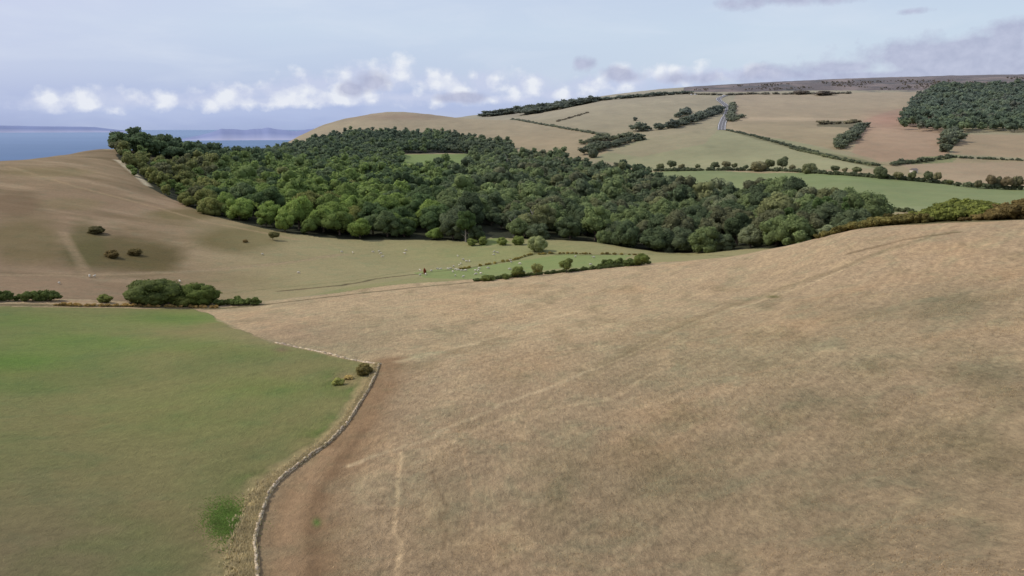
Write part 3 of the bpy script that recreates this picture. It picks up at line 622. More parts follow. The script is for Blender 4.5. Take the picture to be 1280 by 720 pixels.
# ------------------------------------------------------------------ single trees and bushes
def at(px, py, r0=35, r1=6000): return hit(px, py, r0, r1)
def bush(px, py, wpx, hpx, kind, col, label, r0, r1, name='bush', group=None, cat='bush', sub_i=0):
    x, y, z = at(px, py, r0, r1); r = math.hypot(x, y); me = CR[kind][sub_i % len(CR[kind])]
    dim = {'bush': (4.9, 2.9), 'wide': (14.0, 7.1), 'small': (6.6, 5.9), 'big': (12.4, 13.0), 'tall': (7.5, 18)}[kind]
    sx = wpx*r/F/dim[0]; sz = hpx*r/F/dim[1]
    t = empty(name, (x, y, z-.1), g.uniform(-.6, .6)); t.scale = (sx, sx, sz)
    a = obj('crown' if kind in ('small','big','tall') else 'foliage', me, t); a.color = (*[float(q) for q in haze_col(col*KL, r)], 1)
    if kind in ('small',): obj('trunk', TRS[sub_i % 2], t)
    if kind in ('big','tall'): obj('trunk', TR[sub_i % 3], t)
    tag(t, label, cat, group); return t
bush(192,379,66,28,'wide',lin((66,78,46)),'large domed dark green bush at the top of the green pasture',190,262,sub_i=0)
bush(250,380,50,26,'wide',lin((66,80,42)),'second large rounded bush, right of the large domed one',190,262,sub_i=1)
bush(131,378,18,10,'bush',lin((86,96,56)),'small round bush left of the large domed bush',190,262)
bush(228,382,26,12,'bush',lin((88,98,56)),'low bush filling the gap between the two large bushes',190,262,sub_i=2)
bush(121,292,22,9,'bush',lin((66,66,44)),'dark brown bush, highest of the three on the left slope',250,500,sub_i=1)
bush(141,322,19,9,'bush',lin((78,72,48)),'dark bush, lower left of the three on the left slope',250,500,sub_i=2)
bush(169,319,18,8,'bush',lin((76,72,48)),'dark bush, lower right of the three on the left slope',250,500,sub_i=3)
bush(341,300,16,11,'small',lin((78,80,52)),'lone dark thorn bush just below the wood on the left slope',250,500,sub_i=1)
bush(307,303,7,4,'bush',lin((92,82,54)),'tiny dark bush left of the lone thorn bush',250,500,sub_i=1)
sm = 'small hedgerow trees at the top of the dry field'
bush(647,347,20,16,'small',lin((84,96,56)),'low round tree, leftmost of the four in the thin hedge',190,262,'hedgerow_tree',sm,'tree',0)
bush(670,345,18,18,'small',lin((100,108,70)),'pale green wind-leaned tree, second of the four in the hedge',190,262,'hedgerow_tree',sm,'tree',1)
bush(708,341,23,19,'small',lin((80,92,54)),'dark rounded tree, third of the four in the hedge',190,262,'hedgerow_tree',sm,'tree',2)
bush(802,332,23,16,'small',lin((78,92,50)),'dark dense tree, rightmost of the four in the hedge',190,262,'hedgerow_tree',sm,'tree',3)
bush(610,351,22,8,'bush',lin((78,90,52)),'low bush at the left end of the thin hedge',190,262,sub_i=3)
bush(633,349,14,8,'bush',lin((74,86,50)),'low bush beside the leftmost hedgerow tree',190,262,sub_i=0)
bush(672,314,27,20,'wide',lin((104,116,84)),'grey-green rounded willow standing alone in front of the wood',290,420,'willow_tree',None,'tree',2)
for i, (a, b, w_, h_) in enumerate([(590,307,15,10),(604,306,13,11),(628,306,16,10),(648,306,18,12),(1022-420,300,10,9)]):
    bush(a, b, w_, h_, 'bush', lin((86,100,56)), ['low green shrub at the dark mouth of the wood','small shrub where the pale trunk tree stands','rounded shrub right of the grassy gap in the wood','leafy shrub left of the lone willow','tiny shrub inside the gap of the wood'][i], 290, 420, 'shrub', sub_i=i, cat='shrub')
# pale-trunked tree at the gap and dead snags
x, y, z = at(582, 304, 290, 420)
t = make_tree('pale_trunk_tree', (x, y+3, z), CR['big'][2], TRP, DARK*KL, .95, 1.0, label='tall dark tree with a bare pale trunk at the gap in the wood'); t.children[0].location = (0,0,3.2)
def snag(px, py, r, h, label, seed):
    a, e = ray(px, py); x, y = r*math.sin(a), r*math.cos(a); z = float(zg(x, y)); gg = np.random.default_rng(seed); t = T()
    tube(t, [(0,0,0),(.5,0,h*.35),(.1,.3,h*.6),(.9,.2,h)], [.36,.3,.2,.06], 7)
    for i in range(10):
        q = gg.uniform(0, 6.28); z0 = h*gg.uniform(.3, .85); s = gg.uniform(1.0, 3.4)
        tube(t, [(0,0,z0),(math.cos(q)*s*.5, math.sin(q)*s*.5, z0+s*.5),(math.cos(q)*s, math.sin(q)*s, z0+s*1.1)], [.2,.13,.05], 5)
    V, L, N, _ = t.done(); o = obj('dead_tree', mesh('dead_tree', V, L, N, M_PALE), None, (x, y, z)); tag(o, label, 'tree')
snag(642, 262, 368, 11, 'bare pale dead tree among the front trees right of the gap', 3)
snag(633, 208, 740, 22, 'tall pale dead tree rising above the middle of the wood', 4)
snag(665, 262, 372, 14, 'pale leafless stem right of the bare dead tree', 8)
# taller poplar-like trees at the right end of the wood
tg = 'tall upright trees at the right end of the wood'
for i, (a, r, h_) in enumerate([(985,345,17),(1003,335,18),(1020,330,19),(1038,328,19),(1054,330,18),(1071,330,16),(1030,352,19),(1012,356,19)]):
    aa, e = ray(a, 280); x, y = r*math.sin(aa), r*math.cos(aa); z = float(zg(x, y))
    make_tree('poplar_tree', (x, y, z), CR['tall'][i % 3], TR[i % 3], (BLUE if i % 2 else DARK*1.2)*KL, 1.0*h_/18, 1, label=f"tall upright bluish green tree, {ordn(i)} of the group at the right end of the wood" if i < 6 else f"tall upright tree in the back row at the right end of the wood, {'left' if i == 7 else 'right'} one", group=tg)
# hedgerow trees above the green meadow
tr = [(825,213,12,9),(838,212,14,12),(852,213,10,8),(872,212,8,7),(893,212,13,10),(906,212,13,11),(918,212,9,8),(932,213,8,7),(948,214,20,12),(960,213,14,14),(978,213,18,16),(990,214,9,8),(1011,217,20,12),(1042,216,12,9),(1056,217,8,7),(1071,218,13,9),(1100,223,16,14),(1121,225,14,10),(1140,226,12,11),(1160,228,12,13),(1171,228,10,12),(1186,231,10,6)]
for i, (a, b, w_, h_) in enumerate(tr):
    bush(a, b, w_, h_, 'small' if i not in (8, 12, 16) else 'wide', lin(((84,92,62),(74,84,58),(98,100,74))[i % 3]), f"{('mid green','dark','pale green')[i % 3]} tree, {ordn(i)} from the left in the row above the green meadow", 560, 900, 'hedgerow_tree', 'hedgerow trees above the green meadow', 'tree', i)
tr = [(1222,236,9,10),(1236,236,12,16),(1246,236,12,13),(1258,237,15,14),(1270,237,14,15),(1283,238,14,12)]
for i, (a, b, w_, h_) in enumerate(tr):
    bush(a, b, w_, h_, 'small', lin(((80,82,60),(92,86,66))[i % 2]), f"{('dark green','brownish')[i % 2]} tree, {ordn(i)} from the left in the hedge at the right edge", 500, 900, 'hedgerow_tree', 'hedgerow trees at the right edge', 'tree', i)
bush(794,151,6,5,'bush',FD,'tiny lone bush in the far field left of the road',1100,2200)
bush(741,197,14,11,'wide',FD,'rounded tree at the lower end of the far thicket',850,1400,'lone_tree',None,'tree')
bush(1001,118,20,5,'bush',lin((92,80,66)),'brown bush under the moor, left of two',1600,2500); bush(1030,119,24,5,'bush',lin((92,80,66)),'brown bush under the moor, right of two',1600,2500,sub_i=2)
bush(1182,190,15,10,'bush',FD,'round bush on the field corner below the hillside wood',700,1500)
# dark upright shrub at the ditch
bush(531,343,4.2,9,'bush',lin((104,58,40)),'narrow rusty brown upright shrub at the end of the ditch',230,420,'shrub',None,'shrub')
# corner of the wall
bush(456,468,25,16,'bush',lin((86,84,54)),'dry domed brown bush in the corner of the stone wall',35,200,sub_i=1)
bush(423,481,17,10,'bush',lin((112,120,74)),'small green bramble left of the dry domed bush',35,200,sub_i=2)
bush(436,474,14,6,'bush',lin((140,132,92)),'low straggly bramble between the wall corner bushes',35,200,sub_i=3)
# ------------------------------------------------------------------ walls
def wall(name, pts, h, w, label, seed, r1=300, lenst=.45):
    gg = np.random.default_rng(seed); P_ = np.array(wline(pts, 35, r1, 8)); d = np.r_[0, np.cumsum(np.hypot(np.diff(P_[:,0]), np.diff(P_[:,1])))]
    ker = np.array([1,2,3,2,1])/9.; n = int(d[-1]/.5); s = np.linspace(0, d[-1], n); X = np.interp(s, d, P_[:,0]); Y = np.interp(s, d, P_[:,1])
    X = np.r_[X[:2], np.convolve(X, ker, 'valid'), X[-2:]]; Y = np.r_[Y[:2], np.convolve(Y, ker, 'valid'), Y[-2:]]
    t = T(); box = np.array([[a, b, c_] for a in (-.5,.5) for b in (-.5,.5) for c_ in (-.5,.5)]); bf = np.array([[0,1,3,2],[4,6,7,5],[0,4,5,1],[2,3,7,6],[0,2,6,4],[1,5,7,3]])
    q = 0.0
    while q < d[-1]-.3:
        i = min(int(q/.5), n-2); tx, ty = X[i+1]-X[i], Y[i+1]-Y[i]; l = math.hypot(tx, ty)+1e-9; tx /= l; ty /= l; fr_ = q/.5-int(q/.5); cx, cy = X[i]+tx*fr_*.5, Y[i]+ty*fr_*.5; z = float(zg(cx, cy)); hh = 0; Hh = h*gg.uniform(.72, 1.1)
        if gg.random() < .04: Hh *= .5
        while hh < Hh:
            sh = gg.uniform(.16, .28)
            b = box*(1+gg.normal(0, .06, (8, 3)))*[lenst*gg.uniform(.9, 1.25), w*(1.1-.35*hh/h)*gg.uniform(.9, 1.1), sh*1.04]
            o = gg.normal(0, .03, 2); v = np.c_[b[:,0]*tx-b[:,1]*ty+cx+o[0], b[:,0]*ty+b[:,1]*tx+cy+o[1], b[:,2]+z+hh+sh/2-.12]
            t.add(v, bf, np.ones(3)*gg.uniform(.7, 1.25)*np.array([1, gg.uniform(.95, 1.02), gg.uniform(.88, 1.02)])); hh += sh
        q += lenst
    V, L, N, Cc = t.done(); o = obj(name, mesh(name, V, L, N, M_STONE, Cc)); tag(o, label, 'wall'); return o
M_STONE, nt, b = newmat('stone_mat'); at_ = nd(nt, 'ShaderNodeAttribute', attribute_name='Col'); co = nd(nt, 'ShaderNodeNewGeometry').outputs['Position']
sc_ = math_(nt, 'ADD', math_(nt, 'MULTIPLY', noise(nt, co, 5, 4, .7), .8), .6); mu = nd(nt, 'ShaderNodeVectorMath', operation='MULTIPLY'); nt.links.new(at_.outputs['Color'], mu.inputs[0]); mu.inputs[1].default_value = (.46,.38,.26)
nt.links.new(vscale(nt, mu.outputs[0], sc_), b.inputs['Base Color'])
wall('stone_wall', WALL, .36, .26, 'dry stone wall curving between the green pasture and the bare track', 1)
wall('stone_wall', WALL2[:1]+WALL2[1:6], .2, .3, 'low tumbled stone wall along the top edge of the pasture', 2, lenst=.8)
# straw grass along the wall: uncountable
def grass(name, label, n, col, where, hgt, seed, wk=1.0):
    gg = np.random.default_rng(seed); P_ = where(gg, n); z = zg(P_[:,0], P_[:,1]); t = T(); m = len(P_)
    a = gg.uniform(0, 6.28, m); l = hgt*gg.uniform(.5, 1.3, m); w = gg.uniform(.04, .1, m)*1.6*wk; lx = gg.normal(.15, .35, m)*l; ly = gg.normal(0, .3, m)*l
    p0 = np.c_[P_[:,0]-np.cos(a)*w, P_[:,1]-np.sin(a)*w, z-.05]; p1 = np.c_[P_[:,0]+np.cos(a)*w, P_[:,1]+np.sin(a)*w, z-.05]; p2 = np.c_[P_[:,0]+lx, P_[:,1]+ly, z+l]
    t.add(np.stack([p0, p1, p2], 1).reshape(-1, 3), np.arange(3*m).reshape(m, 3), np.repeat(gg.uniform(.7, 1.3, m), 3)[:,None]*col)
    V, L, N, Cc = t.done(); tag(obj(name, mesh(name, V, L, N, M_WOOD, Cc)), label, 'grass', kind='stuff')
WP = np.array(wline(WALL, 35, 300, 8)); WD = np.r_[0, np.cumsum(np.hypot(np.diff(WP[:,0]), np.diff(WP[:,1])))]
def along(w0, w1):
    def f(gg, n):
        s = gg.uniform(0, WD[-1], n); x = np.interp(s, WD, WP[:,0]); y = np.interp(s, WD, WP[:,1]); r = np.hypot(x, y)
        wd = np.interp(r, [45,70,90,130], [w1, w1*.7, w1*.35, w1*.25]); return np.c_[x-w0-np.abs(gg.normal(0, .55, n))*wd, y+gg.normal(0, .3, n)]
    return f
grass('long_grass', 'tangle of long straw-coloured grass along the left side of the stone wall', 34000, lin((182,168,128)), along(.05, 1.9), .36, 1)
def patch(px, py, sx, sy):
    def f(gg, n):
        P_ = [hit(px+gg.normal(0, sx), py+gg.normal(0, sy), 35, 300) for _ in range(500)]; P_ = np.array(P_)[:,:2]
        k = gg.integers(0, len(P_), n); return P_[k]+gg.normal(0, .7, (n, 2))
    return f
grass('nettle_patch', 'patch of bright green weeds at the foot of the straw bank', 9000, lin((118,142,72)), patch(287, 652, 10, 12), .08, 2)
def field(gg, n):
    a, _e = ray(gg.uniform(330, 1330, n*3), 560); r = np.sqrt(gg.uniform(44**2, 150**2, n*3)); x, y = r*np.sin(a), r*np.cos(a)
    k = fbm(x, y, 5, 4, 131)+gg.normal(0, .25, n*3) > .12; wx_ = np.interp(y, WP[:,1][::1] if WP[0,1] < WP[-1,1] else WP[::-1,1], WP[:,0] if WP[0,1] < WP[-1,1] else WP[::-1,0]); k &= x > wx_+6
    P_ = np.c_[x, y][k][:n]; j = gg.normal(0, .12, (len(P_), 2)); return P_+j
grass('dry_grass', 'short dry tufts of straw-coloured grass all over the near brown field', 60000, lin((178,156,120)), field, .11, 5, .5)
# ------------------------------------------------------------------ sheep
M_WOOL = plain_mat('wool_mat', (.60,.55,.44), .12, 3); M_FACE = plain_mat('sheep_face_mat', (.45,.40,.33), .1, 3)
def sheep_mesh(gz):
    t = T(); iv, jf = ICO[3]; v = iv.copy(); v[:,0] *= .58*(1-.12*v[:,0]); v[:,1] *= .31; v[:,2] = v[:,2]*.31+.62; v += .025*np.sin(v*19); t.add(v, jf, np.ones(3))
    hz = .28 if gz else .88
    tube(t, [(.42,0,.7),(.62,0,(.62+hz)/2+.05),(.78,0,hz)], [.2,.15,.11], 8)
    iv, jf = ICO[2]; v = iv*[.17,.09,.1]; t.add(v+[.84,0,hz-.03], jf, np.ones(3))
    for s in (-1, 1): v = iv*[.03,.08,.04]; t.add(v+[.76,s*.13,hz+.05], jf, np.ones(3))
    for a in (-.36,.36):
        for s in (-.15,.15): tube(t, [(a,s,.5),(a-.03,s,.26),(a,s,0)], [.085,.05,.04], 6)
    tube(t, [(-.55,0,.7),(-.64,0,.6),(-.63,0,.45)], [.06,.05,.03], 5)
    V, L, N, _ = t.done(); return mesh('sheep', V, L, N, M_WOOL, None, True)
SH = [sheep_mesh(True), sheep_mesh(False)]
sheep = [(441,316,'u'),(474,314,'u'),(476,317,'u'),(478,321,'u'),(466,315,'u'),(507,313,'u'),(506,317,'u'),(427,315,'u'),(618,315,'r'),(622,316,'r'),(617,318.5,'r'),
 (525,338,'d'),(525,344,'d'),(532,343.5,'d'),(539,339,'d'),(547,336.5,'d'),(551,336.5,'d'),(563,336,'g'),(567,333.5,'g'),(566,340,'g'),(570,337,'g'),(574,332,'g'),(576,330,'g'),(573,338,'g'),(569,345,'g'),(577,338.5,'g'),(582,338.5,'g'),(579,346.5,'g'),(583,327,'g'),(587,326.5,'g'),(594,338.5,'g'),(598,338.5,'g'),(595,343,'g'),(601,342.5,'g'),(599,336,'g'),(610,335.5,'g'),(579,325,'g'),(572,320,'g'),(560,336.5,'g'),(637,326,'g'),(639,328,'g'),(637,337,'g'),(719,321,'v'),(650,330,'g'),(738,331,'v'),(742,322,'v'),
 (112,345.5,'l'),(74,354.5,'m'),(225,352.5,'n'),(373,341,'o'),(328,318,'p'),(118,346,'l'),(655,340,'g')]
zl = {'u': ('grazing on the tan slope below the wood','sheep on the upper valley slope'), 'r': ('grazing on the slope below the pale trunk tree','sheep below the gap in the wood'), 'd': ('near the rusty brown shrub at the ditch','sheep by the rusty shrub'),
      'g': ('grazing on the bright green strip in the valley','sheep on the bright green strip'), 'v': ('grazing behind the row of hedgerow trees','sheep behind the hedgerow trees'),
      'l': ('on the left slope above the pasture hedge','pair of sheep on the left slope'),'m': ('alone above the hedge at the far left',None),'n': ('alone above the two large bushes',None),'o': ('alone in the valley right of the two large bushes',None),'p': ('alone below the lone thorn bush on the left slope',None)}
for i, (a, b, zz) in enumerate(sheep):
    x, y, z = at(a, b+.8, 225, 430); o = obj('sheep', SH[0 if i % 3 else 1], None, (x, y, z-.02)); o.rotation_euler = (0, 0, random.uniform(0, 6.28)); s = random.uniform(.8, 1.0); o.scale = (s, s, s)
    tag(o, f"small white sheep {zl[zz][0]}", 'sheep', zl[zz][1] or None)
# ------------------------------------------------------------------ road and vehicles
M_ROAD = plain_mat('asphalt_mat', lin((104,103,103)), .12, .3); M_LINE = plain_mat('road_line_mat', (.7,.7,.68), .05, 1)
rp = np.array([hit(a, b, 1000, 2300) for a, b in [(902,162.5),(902,159),(903,154),(905,149),(908,144),(910,139),(909,134),(905,130),(900,126.5),(897,124),(901,121.5),(908,119.5)]])
rd = np.r_[0, np.cumsum(np.hypot(np.diff(rp[:,0]), np.diff(rp[:,1])))]; ss = np.linspace(0, rd[-1], 160)
RX = np.interp(ss, rd, rp[:,0]); RY = np.interp(ss, rd, rp[:,1]); k_ = np.ones(9)/9
for _ in range(3): RX[4:-4] = np.convolve(RX, k_, 'valid'); RY[4:-4] = np.convolve(RY, k_, 'valid')
def strip(name, off, w, up, mat, kind, dash=0):
    tx = np.gradient(RX); ty = np.gradient(RY); l = np.hypot(tx, ty); nx, ny = ty/l, -tx/l; V = []; Q = []
    cz = np.maximum.reduce([zg(RX+nx*k, RY+ny*k) for k in (-6,-3,0,3,6)])
    for s in (-1, 1): V.append(np.c_[RX+nx*(off+s*w/2), RY+ny*(off+s*w/2), cz+up])
    n = len(RX); V = np.concatenate(V); Q = [[i, i+1, n+i+1, n+i] for i in range(n-1) if not dash or i % dash == 0]
    o = obj(name, mesh(name, V, np.array(Q).ravel(), np.full(len(Q), 4), mat)); tag(o, kind=kind)
strip('road', 0, 12, .35, M_ROAD, 'structure'); strip('road_marking', 0, .4, .36, M_LINE, 'structure', 2); strip('road_marking', -4.9, .5, .36, M_LINE, 'structure'); strip('road_marking', 4.9, .5, .36, M_LINE, 'structure')
M_WHITE = plain_mat('white_paint_mat', (.8,.8,.8), .03, 1, .4); M_DARKG = plain_mat('dark_glass_mat', (.02,.025,.03), .05, 1, .2); M_TYRE = plain_mat('tyre_mat', (.02,.02,.02), .1, 3)
import bmesh
def bmobj(name, fn, mat, parent):
    bm = bmesh.new(); fn(bm); me = bpy.data.meshes.new(name); bm.to_mesh(me); bm.free(); me.materials.append(mat); return obj(name, me, parent)
def prof(bm, pts, w):
    a = [bm.verts.new((x, -w/2, z)) for x, z in pts]; b = [bm.verts.new((x, w/2, z)) for x, z in pts]; n = len(pts)
    bm.faces.new(a); bm.faces.new(b[::-1])
    for i in range(n): bm.faces.new([a[i], b[i], b[(i+1) % n], a[(i+1) % n]])
    bmesh.ops.recalc_face_normals(bm, faces=bm.faces); bmesh.ops.bevel(bm, geom=list(bm.edges), offset=.06, segments=2, affect='EDGES')
def vehicle(name, px, py, rz, label, cat, pts, L_, H_, r0=1000, loc=None):
    x, y, z = loc or at(px, py, r0, 2400); t = empty(name, (x, y, z+.4), rz); tag(t, label, cat)
    bmobj('body', lambda bm: prof(bm, pts, 1.9), M_WHITE, t)
    bmobj('window', lambda bm: prof(bm, [(L_*.1, H_*.62), (L_*.1, H_*.86), (L_*.2, H_*.86), (L_*.3, H_*.62)], 1.94), M_DARKG, t)
    for sx in (-.32, .32):
        for sy in (-.9, .9):
            o = bmobj('wheel', lambda bm: bmesh.ops.create_cone(bm, cap_ends=True, segments=16, radius1=.36, radius2=.36, depth=.22), M_TYRE, t); o.location = (sx*L_, sy, .36); o.rotation_euler = (math.pi/2, 0, 0)
    return t
VAN = [(-2.7,.4),(-2.7,2.4),(1.0,2.4),(1.7,1.45),(2.6,1.2),(2.7,.4)]; CAR = [(-2.1,.4),(-2.1,.95),(-1.6,1.45),(.4,1.45),(1.1,1.0),(2.0,.85),(2.1,.4)]
k = int(np.argmin(np.abs(ss-rd[4]))); vehicle('car', 0, 0, 1.2, 'white car driving down the middle of the far road', 'car', CAR, 4.2, 1.5, loc=(RX[k]+1.5, RY[k], float(zg(RX[k], RY[k]))+.15))
vehicle('van', 864.5, 119, .2, 'white van parked under the moor, left of two', 'van', VAN, 5.4, 2.4, 1500)
vehicle('van', 869, 118.8, .1, 'white van parked under the moor, right of two', 'van', VAN, 5.4, 2.4, 1500)
vehicle('van', 904.5, 120.5, .3, 'white van at the top of the far road beside the skyline hedge', 'van', VAN, 5.4, 2.4, 1500)
M_BLD = plain_mat('cottage_wall_mat', lin((200,192,176)), .15, 1); M_ROOF = plain_mat('cottage_roof_mat', lin((120,112,104)), .2, 1)
x, y, z = at(1142, 216, 560, 900); t = empty('stone_barn', (x, y, z), .4); tag(t, 'small pale stone barn half hidden in the hedge above the meadow', 'barn')
def bx(bm, s, c_):
    r_ = bmesh.ops.create_cube(bm, size=1); bmesh.ops.scale(bm, vec=s, verts=r_['verts']); bmesh.ops.translate(bm, vec=c_, verts=r_['verts'])
bmobj('wall', lambda bm: bx(bm, (5.5,3.4,2.4), (0,0,1.2)), M_BLD, t)
def roof(bm):
    v = [bm.verts.new(q) for q in [(-3,-2,2.35),(3,-2,2.35),(3,2,2.35),(-3,2,2.35),(-3,0,3.7),(3,0,3.7)]]
    for f in [(0,1,5,4),(2,3,4,5),(0,4,3),(1,2,5),(0,3,2,1)]: bm.faces.new([v[i] for i in f])
bmobj('roof', roof, M_ROOF, t); bmobj('door', lambda bm: bx(bm, (1.1,.06,1.9), (.5,-1.74,.95)), M_DARKG, t)
# ------------------------------------------------------------------ sea and far coast
M_SEA, nt, b = newmat('sea_mat'); co = nd(nt, 'ShaderNodeNewGeometry').outputs['Position']
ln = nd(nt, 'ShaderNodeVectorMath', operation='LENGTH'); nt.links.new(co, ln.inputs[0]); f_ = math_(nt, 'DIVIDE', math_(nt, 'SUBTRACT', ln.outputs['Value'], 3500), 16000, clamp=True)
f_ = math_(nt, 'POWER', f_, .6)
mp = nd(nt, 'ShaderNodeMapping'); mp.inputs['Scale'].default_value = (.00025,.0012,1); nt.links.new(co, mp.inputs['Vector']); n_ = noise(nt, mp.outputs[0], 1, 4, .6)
cc = mixc(nt, f_, lin((76,112,150))*.7, lin((126,152,184))*.76); cc = vscale(nt, cc, math_(nt, 'ADD', math_(nt, 'MULTIPLY', n_, .5), .75)); nt.links.new(cc, b.inputs['Base Color']); b.inputs['Roughness'].default_value = .6  # paler toward the horizon: grazing sky reflection put into the base colour
bp = nd(nt, 'ShaderNodeBump', i_Strength=.4, i_Distance=1.0); nt.links.new(noise(nt, co, .05, 5, .6), bp.inputs['Height']); nt.links.new(bp.outputs[0], b.inputs['Normal'])
n = 96; rr = [0, 800, 2500, 6000, 12000, 25000, 60000]; V = []; Q = []
for R in rr:
    for i in range(n): V.append((R*math.sin(6.2831853*i/n), R*math.cos(6.2831853*i/n), 0))
for j in range(1, len(rr)-1):
    for i in range(n): Q.append([j*n+i, j*n+(i+1) % n, (j+1)*n+(i+1) % n, (j+1)*n+i][::-1])
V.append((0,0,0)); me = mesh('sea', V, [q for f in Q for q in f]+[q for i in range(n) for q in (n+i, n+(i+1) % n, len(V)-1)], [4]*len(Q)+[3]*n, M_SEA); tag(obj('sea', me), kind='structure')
def coast(name, px0, px1, R, top, colr, seed, jag=1.0):
    t = T(); N_ = 160; a0, _ = ray(px0, 160); a1, _ = ray(px1, 160); V = []
    for i in range(N_):
        a = a0+(a1-a0)*i/(N_-1); u = i/(N_-1); h = top(u)*(1+.25*jag*float(fbm(np.array([u*40.]), np.array([seed*3.]), 6, 4, seed)[0]))
        for (dr, hz) in [(0,-2),(150,h*.22),(500,h*.6),(1200,h),(2500,-5)]: V.append(((R+dr)*math.sin(a), (R+dr)*math.cos(a), hz))
    Q = [[i*5+j, i*5+j+1, (i+1)*5+j+1, (i+1)*5+j][::-1] for i in range(N_-1) for j in range(4)]
    cs = np.tile(lin(colr), (len(V), 1)); cs[0::5] = lin((182,184,205)); cs[1::5] = lin((160,168,196))  # distance haze put into the coast's own lavender colour, paler at the shore
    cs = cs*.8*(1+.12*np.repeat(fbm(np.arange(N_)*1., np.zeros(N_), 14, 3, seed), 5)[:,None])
    m, nt, b = newmat(name+'_mat'); at_ = nd(nt, 'ShaderNodeAttribute', attribute_name='Col'); nt.links.new(at_.outputs['Color'], b.inputs['Base Color'])
    tag(obj(name, mesh(name, V, np.array(Q).ravel(), np.full(len(Q), 4), m, cs, True)), kind='structure')
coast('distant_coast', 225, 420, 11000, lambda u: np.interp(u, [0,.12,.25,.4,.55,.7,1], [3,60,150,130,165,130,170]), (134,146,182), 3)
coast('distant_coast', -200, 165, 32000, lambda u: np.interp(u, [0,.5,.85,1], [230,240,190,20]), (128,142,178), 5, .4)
# ------------------------------------------------------------------ sky, sun, camera
W_ = bpy.data.worlds.new('World'); S.world = W_; W_.use_nodes = True; nt = W_.node_tree; L = nt.links; bg = nt.nodes['Background']; bg.inputs['Strength'].default_value = 1.0
SUN_AZ, SUN_EL = math.radians(-78), math.radians(43)
sky = nd(nt, 'ShaderNodeTexSky', sky_type='NISHITA', sun_disc=False, sun_elevation=SUN_EL, sun_rotation=SUN_AZ)
skc = vscale(nt, sky.outputs[0], .085)
tc = nd(nt, 'ShaderNodeTexCoord').outputs['Generated']; sx = nd(nt, 'ShaderNodeSeparateXYZ'); L.new(tc, sx.inputs[0])
az = math_(nt, 'ARCTAN2', sx.outputs[0], sx.outputs[1]); el = math_(nt, 'ARCSINE', sx.outputs[2])
cv = nd(nt, 'ShaderNodeCombineXYZ'); L.new(az, cv.inputs[0]); L.new(el, cv.inputs[1]); AE = cv.outputs[0]
def ramp(fac, stops):
    r_ = nd(nt, 'ShaderNodeValToRGB'); L.new(fac, r_.inputs[0]); e = r_.color_ramp.elements
    while len(e) < len(stops): e.new(.5)
    for q, (p, c_) in zip(e, stops): q.position = p; q.color = (*[float(v) for v in lin(c_)], 1)
    return r_.outputs[0]
elf = math_(nt, 'DIVIDE', el, .5, clamp=True)
grad = ramp(elf, [(0,(164,180,220)),(.05,(168,184,226)),(.13,(192,206,234)),(.24,(206,220,240)),(.36,(206,218,241)),(.7,(200,213,238)),(1,(196,210,238))])  # upper stops kept pale above the view, added fill to lift shadows
grad_r = ramp(elf, [(0,(196,204,230)),(.06,(205,214,234)),(.13,(208,222,238)),(.24,(206,222,240)),(.36,(200,214,238)),(.7,(200,213,238)),(1,(196,210,238))])
grad = mixc(nt, math_(nt, 'MULTIPLY', math_(nt, 'ADD', az, .2), 1.9, clamp=True), grad, grad_r)
pink = math_(nt, 'MULTIPLY', math_(nt, 'MULTIPLY', math_(nt, 'SUBTRACT', math_(nt, 'MULTIPLY', az, -1), .3), 2.2, clamp=True), math_(nt, 'MULTIPLY', el, 4, clamp=True)); grad = mixc(nt, pink, grad, lin((206,200,236)))
base = mixc(nt, .88, skc, grad)
mpp = nd(nt, 'ShaderNodeMapping'); mpp.inputs['Scale'].default_value = (1, 1.15, 1); L.new(AE, mpp.inputs['Vector'])
N1 = noise(nt, mpp.outputs[0], 17, 9, .6, 0); N2 = noise(nt, mpp.outputs[0], 60, 5, .6, .2)
dn = nd(nt, 'ShaderNodeTexNoise', i_Scale=40, i_Detail=4); L.new(mpp.outputs[0], dn.inputs['Vector'])
dd = nd(nt, 'ShaderNodeVectorMath', operation='SCALE'); L.new(dn.outputs['Color'], dd.inputs[0]); dd.inputs['Scale'].default_value = .022
da = nd(nt, 'ShaderNodeVectorMath', operation='ADD'); L.new(mpp.outputs[0], da.inputs[0]); L.new(dd.outputs[0], da.inputs[1])
VO = nd(nt, 'ShaderNodeTexVoronoi', feature='SMOOTH_F1', i_Scale=38.0); VO.voronoi_dimensions = '2D'; L.new(da.outputs[0], VO.inputs['Vector']); PUFF = math_(nt, 'SUBTRACT', .45, VO.outputs['Distance'])
mp2 = nd(nt, 'ShaderNodeMapping'); mp2.inputs['Scale'].default_value = (1, 4.5, 1); mp2.inputs['Rotation'].default_value = (0,0,.12); L.new(AE, mp2.inputs['Vector']); N3 = noise(nt, mp2.outputs[0], 5, 6, .55, .4)
def blobs(lst):
    acc = None
    for (px, py, ax, ay) in lst:
        a, e = ray(px, py); e = math.atan(float(e)); s1 = nd(nt, 'ShaderNodeVectorMath', operation='SUBTRACT'); L.new(AE, s1.inputs[0]); s1.inputs[1].default_value = (float(a), e, 0)
        s2 = nd(nt, 'ShaderNodeVectorMath', operation='MULTIPLY'); L.new(s1.outputs[0], s2.inputs[0]); s2.inputs[1].default_value = (F/ax, F/ay, 0)
        s3 = nd(nt, 'ShaderNodeVectorMath', operation='LENGTH'); L.new(s2.outputs[0], s3.inputs[0]); v = math_(nt, 'SUBTRACT', 1.15, s3.outputs['Value'])
        acc = v if acc is None else math_(nt, 'SMOOTH_MAX', acc, v, .25)
    return math_(nt, 'MAXIMUM', acc, -1.0)
veil = math_(nt, 'MULTIPLY', math_(nt, 'SUBTRACT', N3, .47, clamp=True), 2.4, clamp=True)
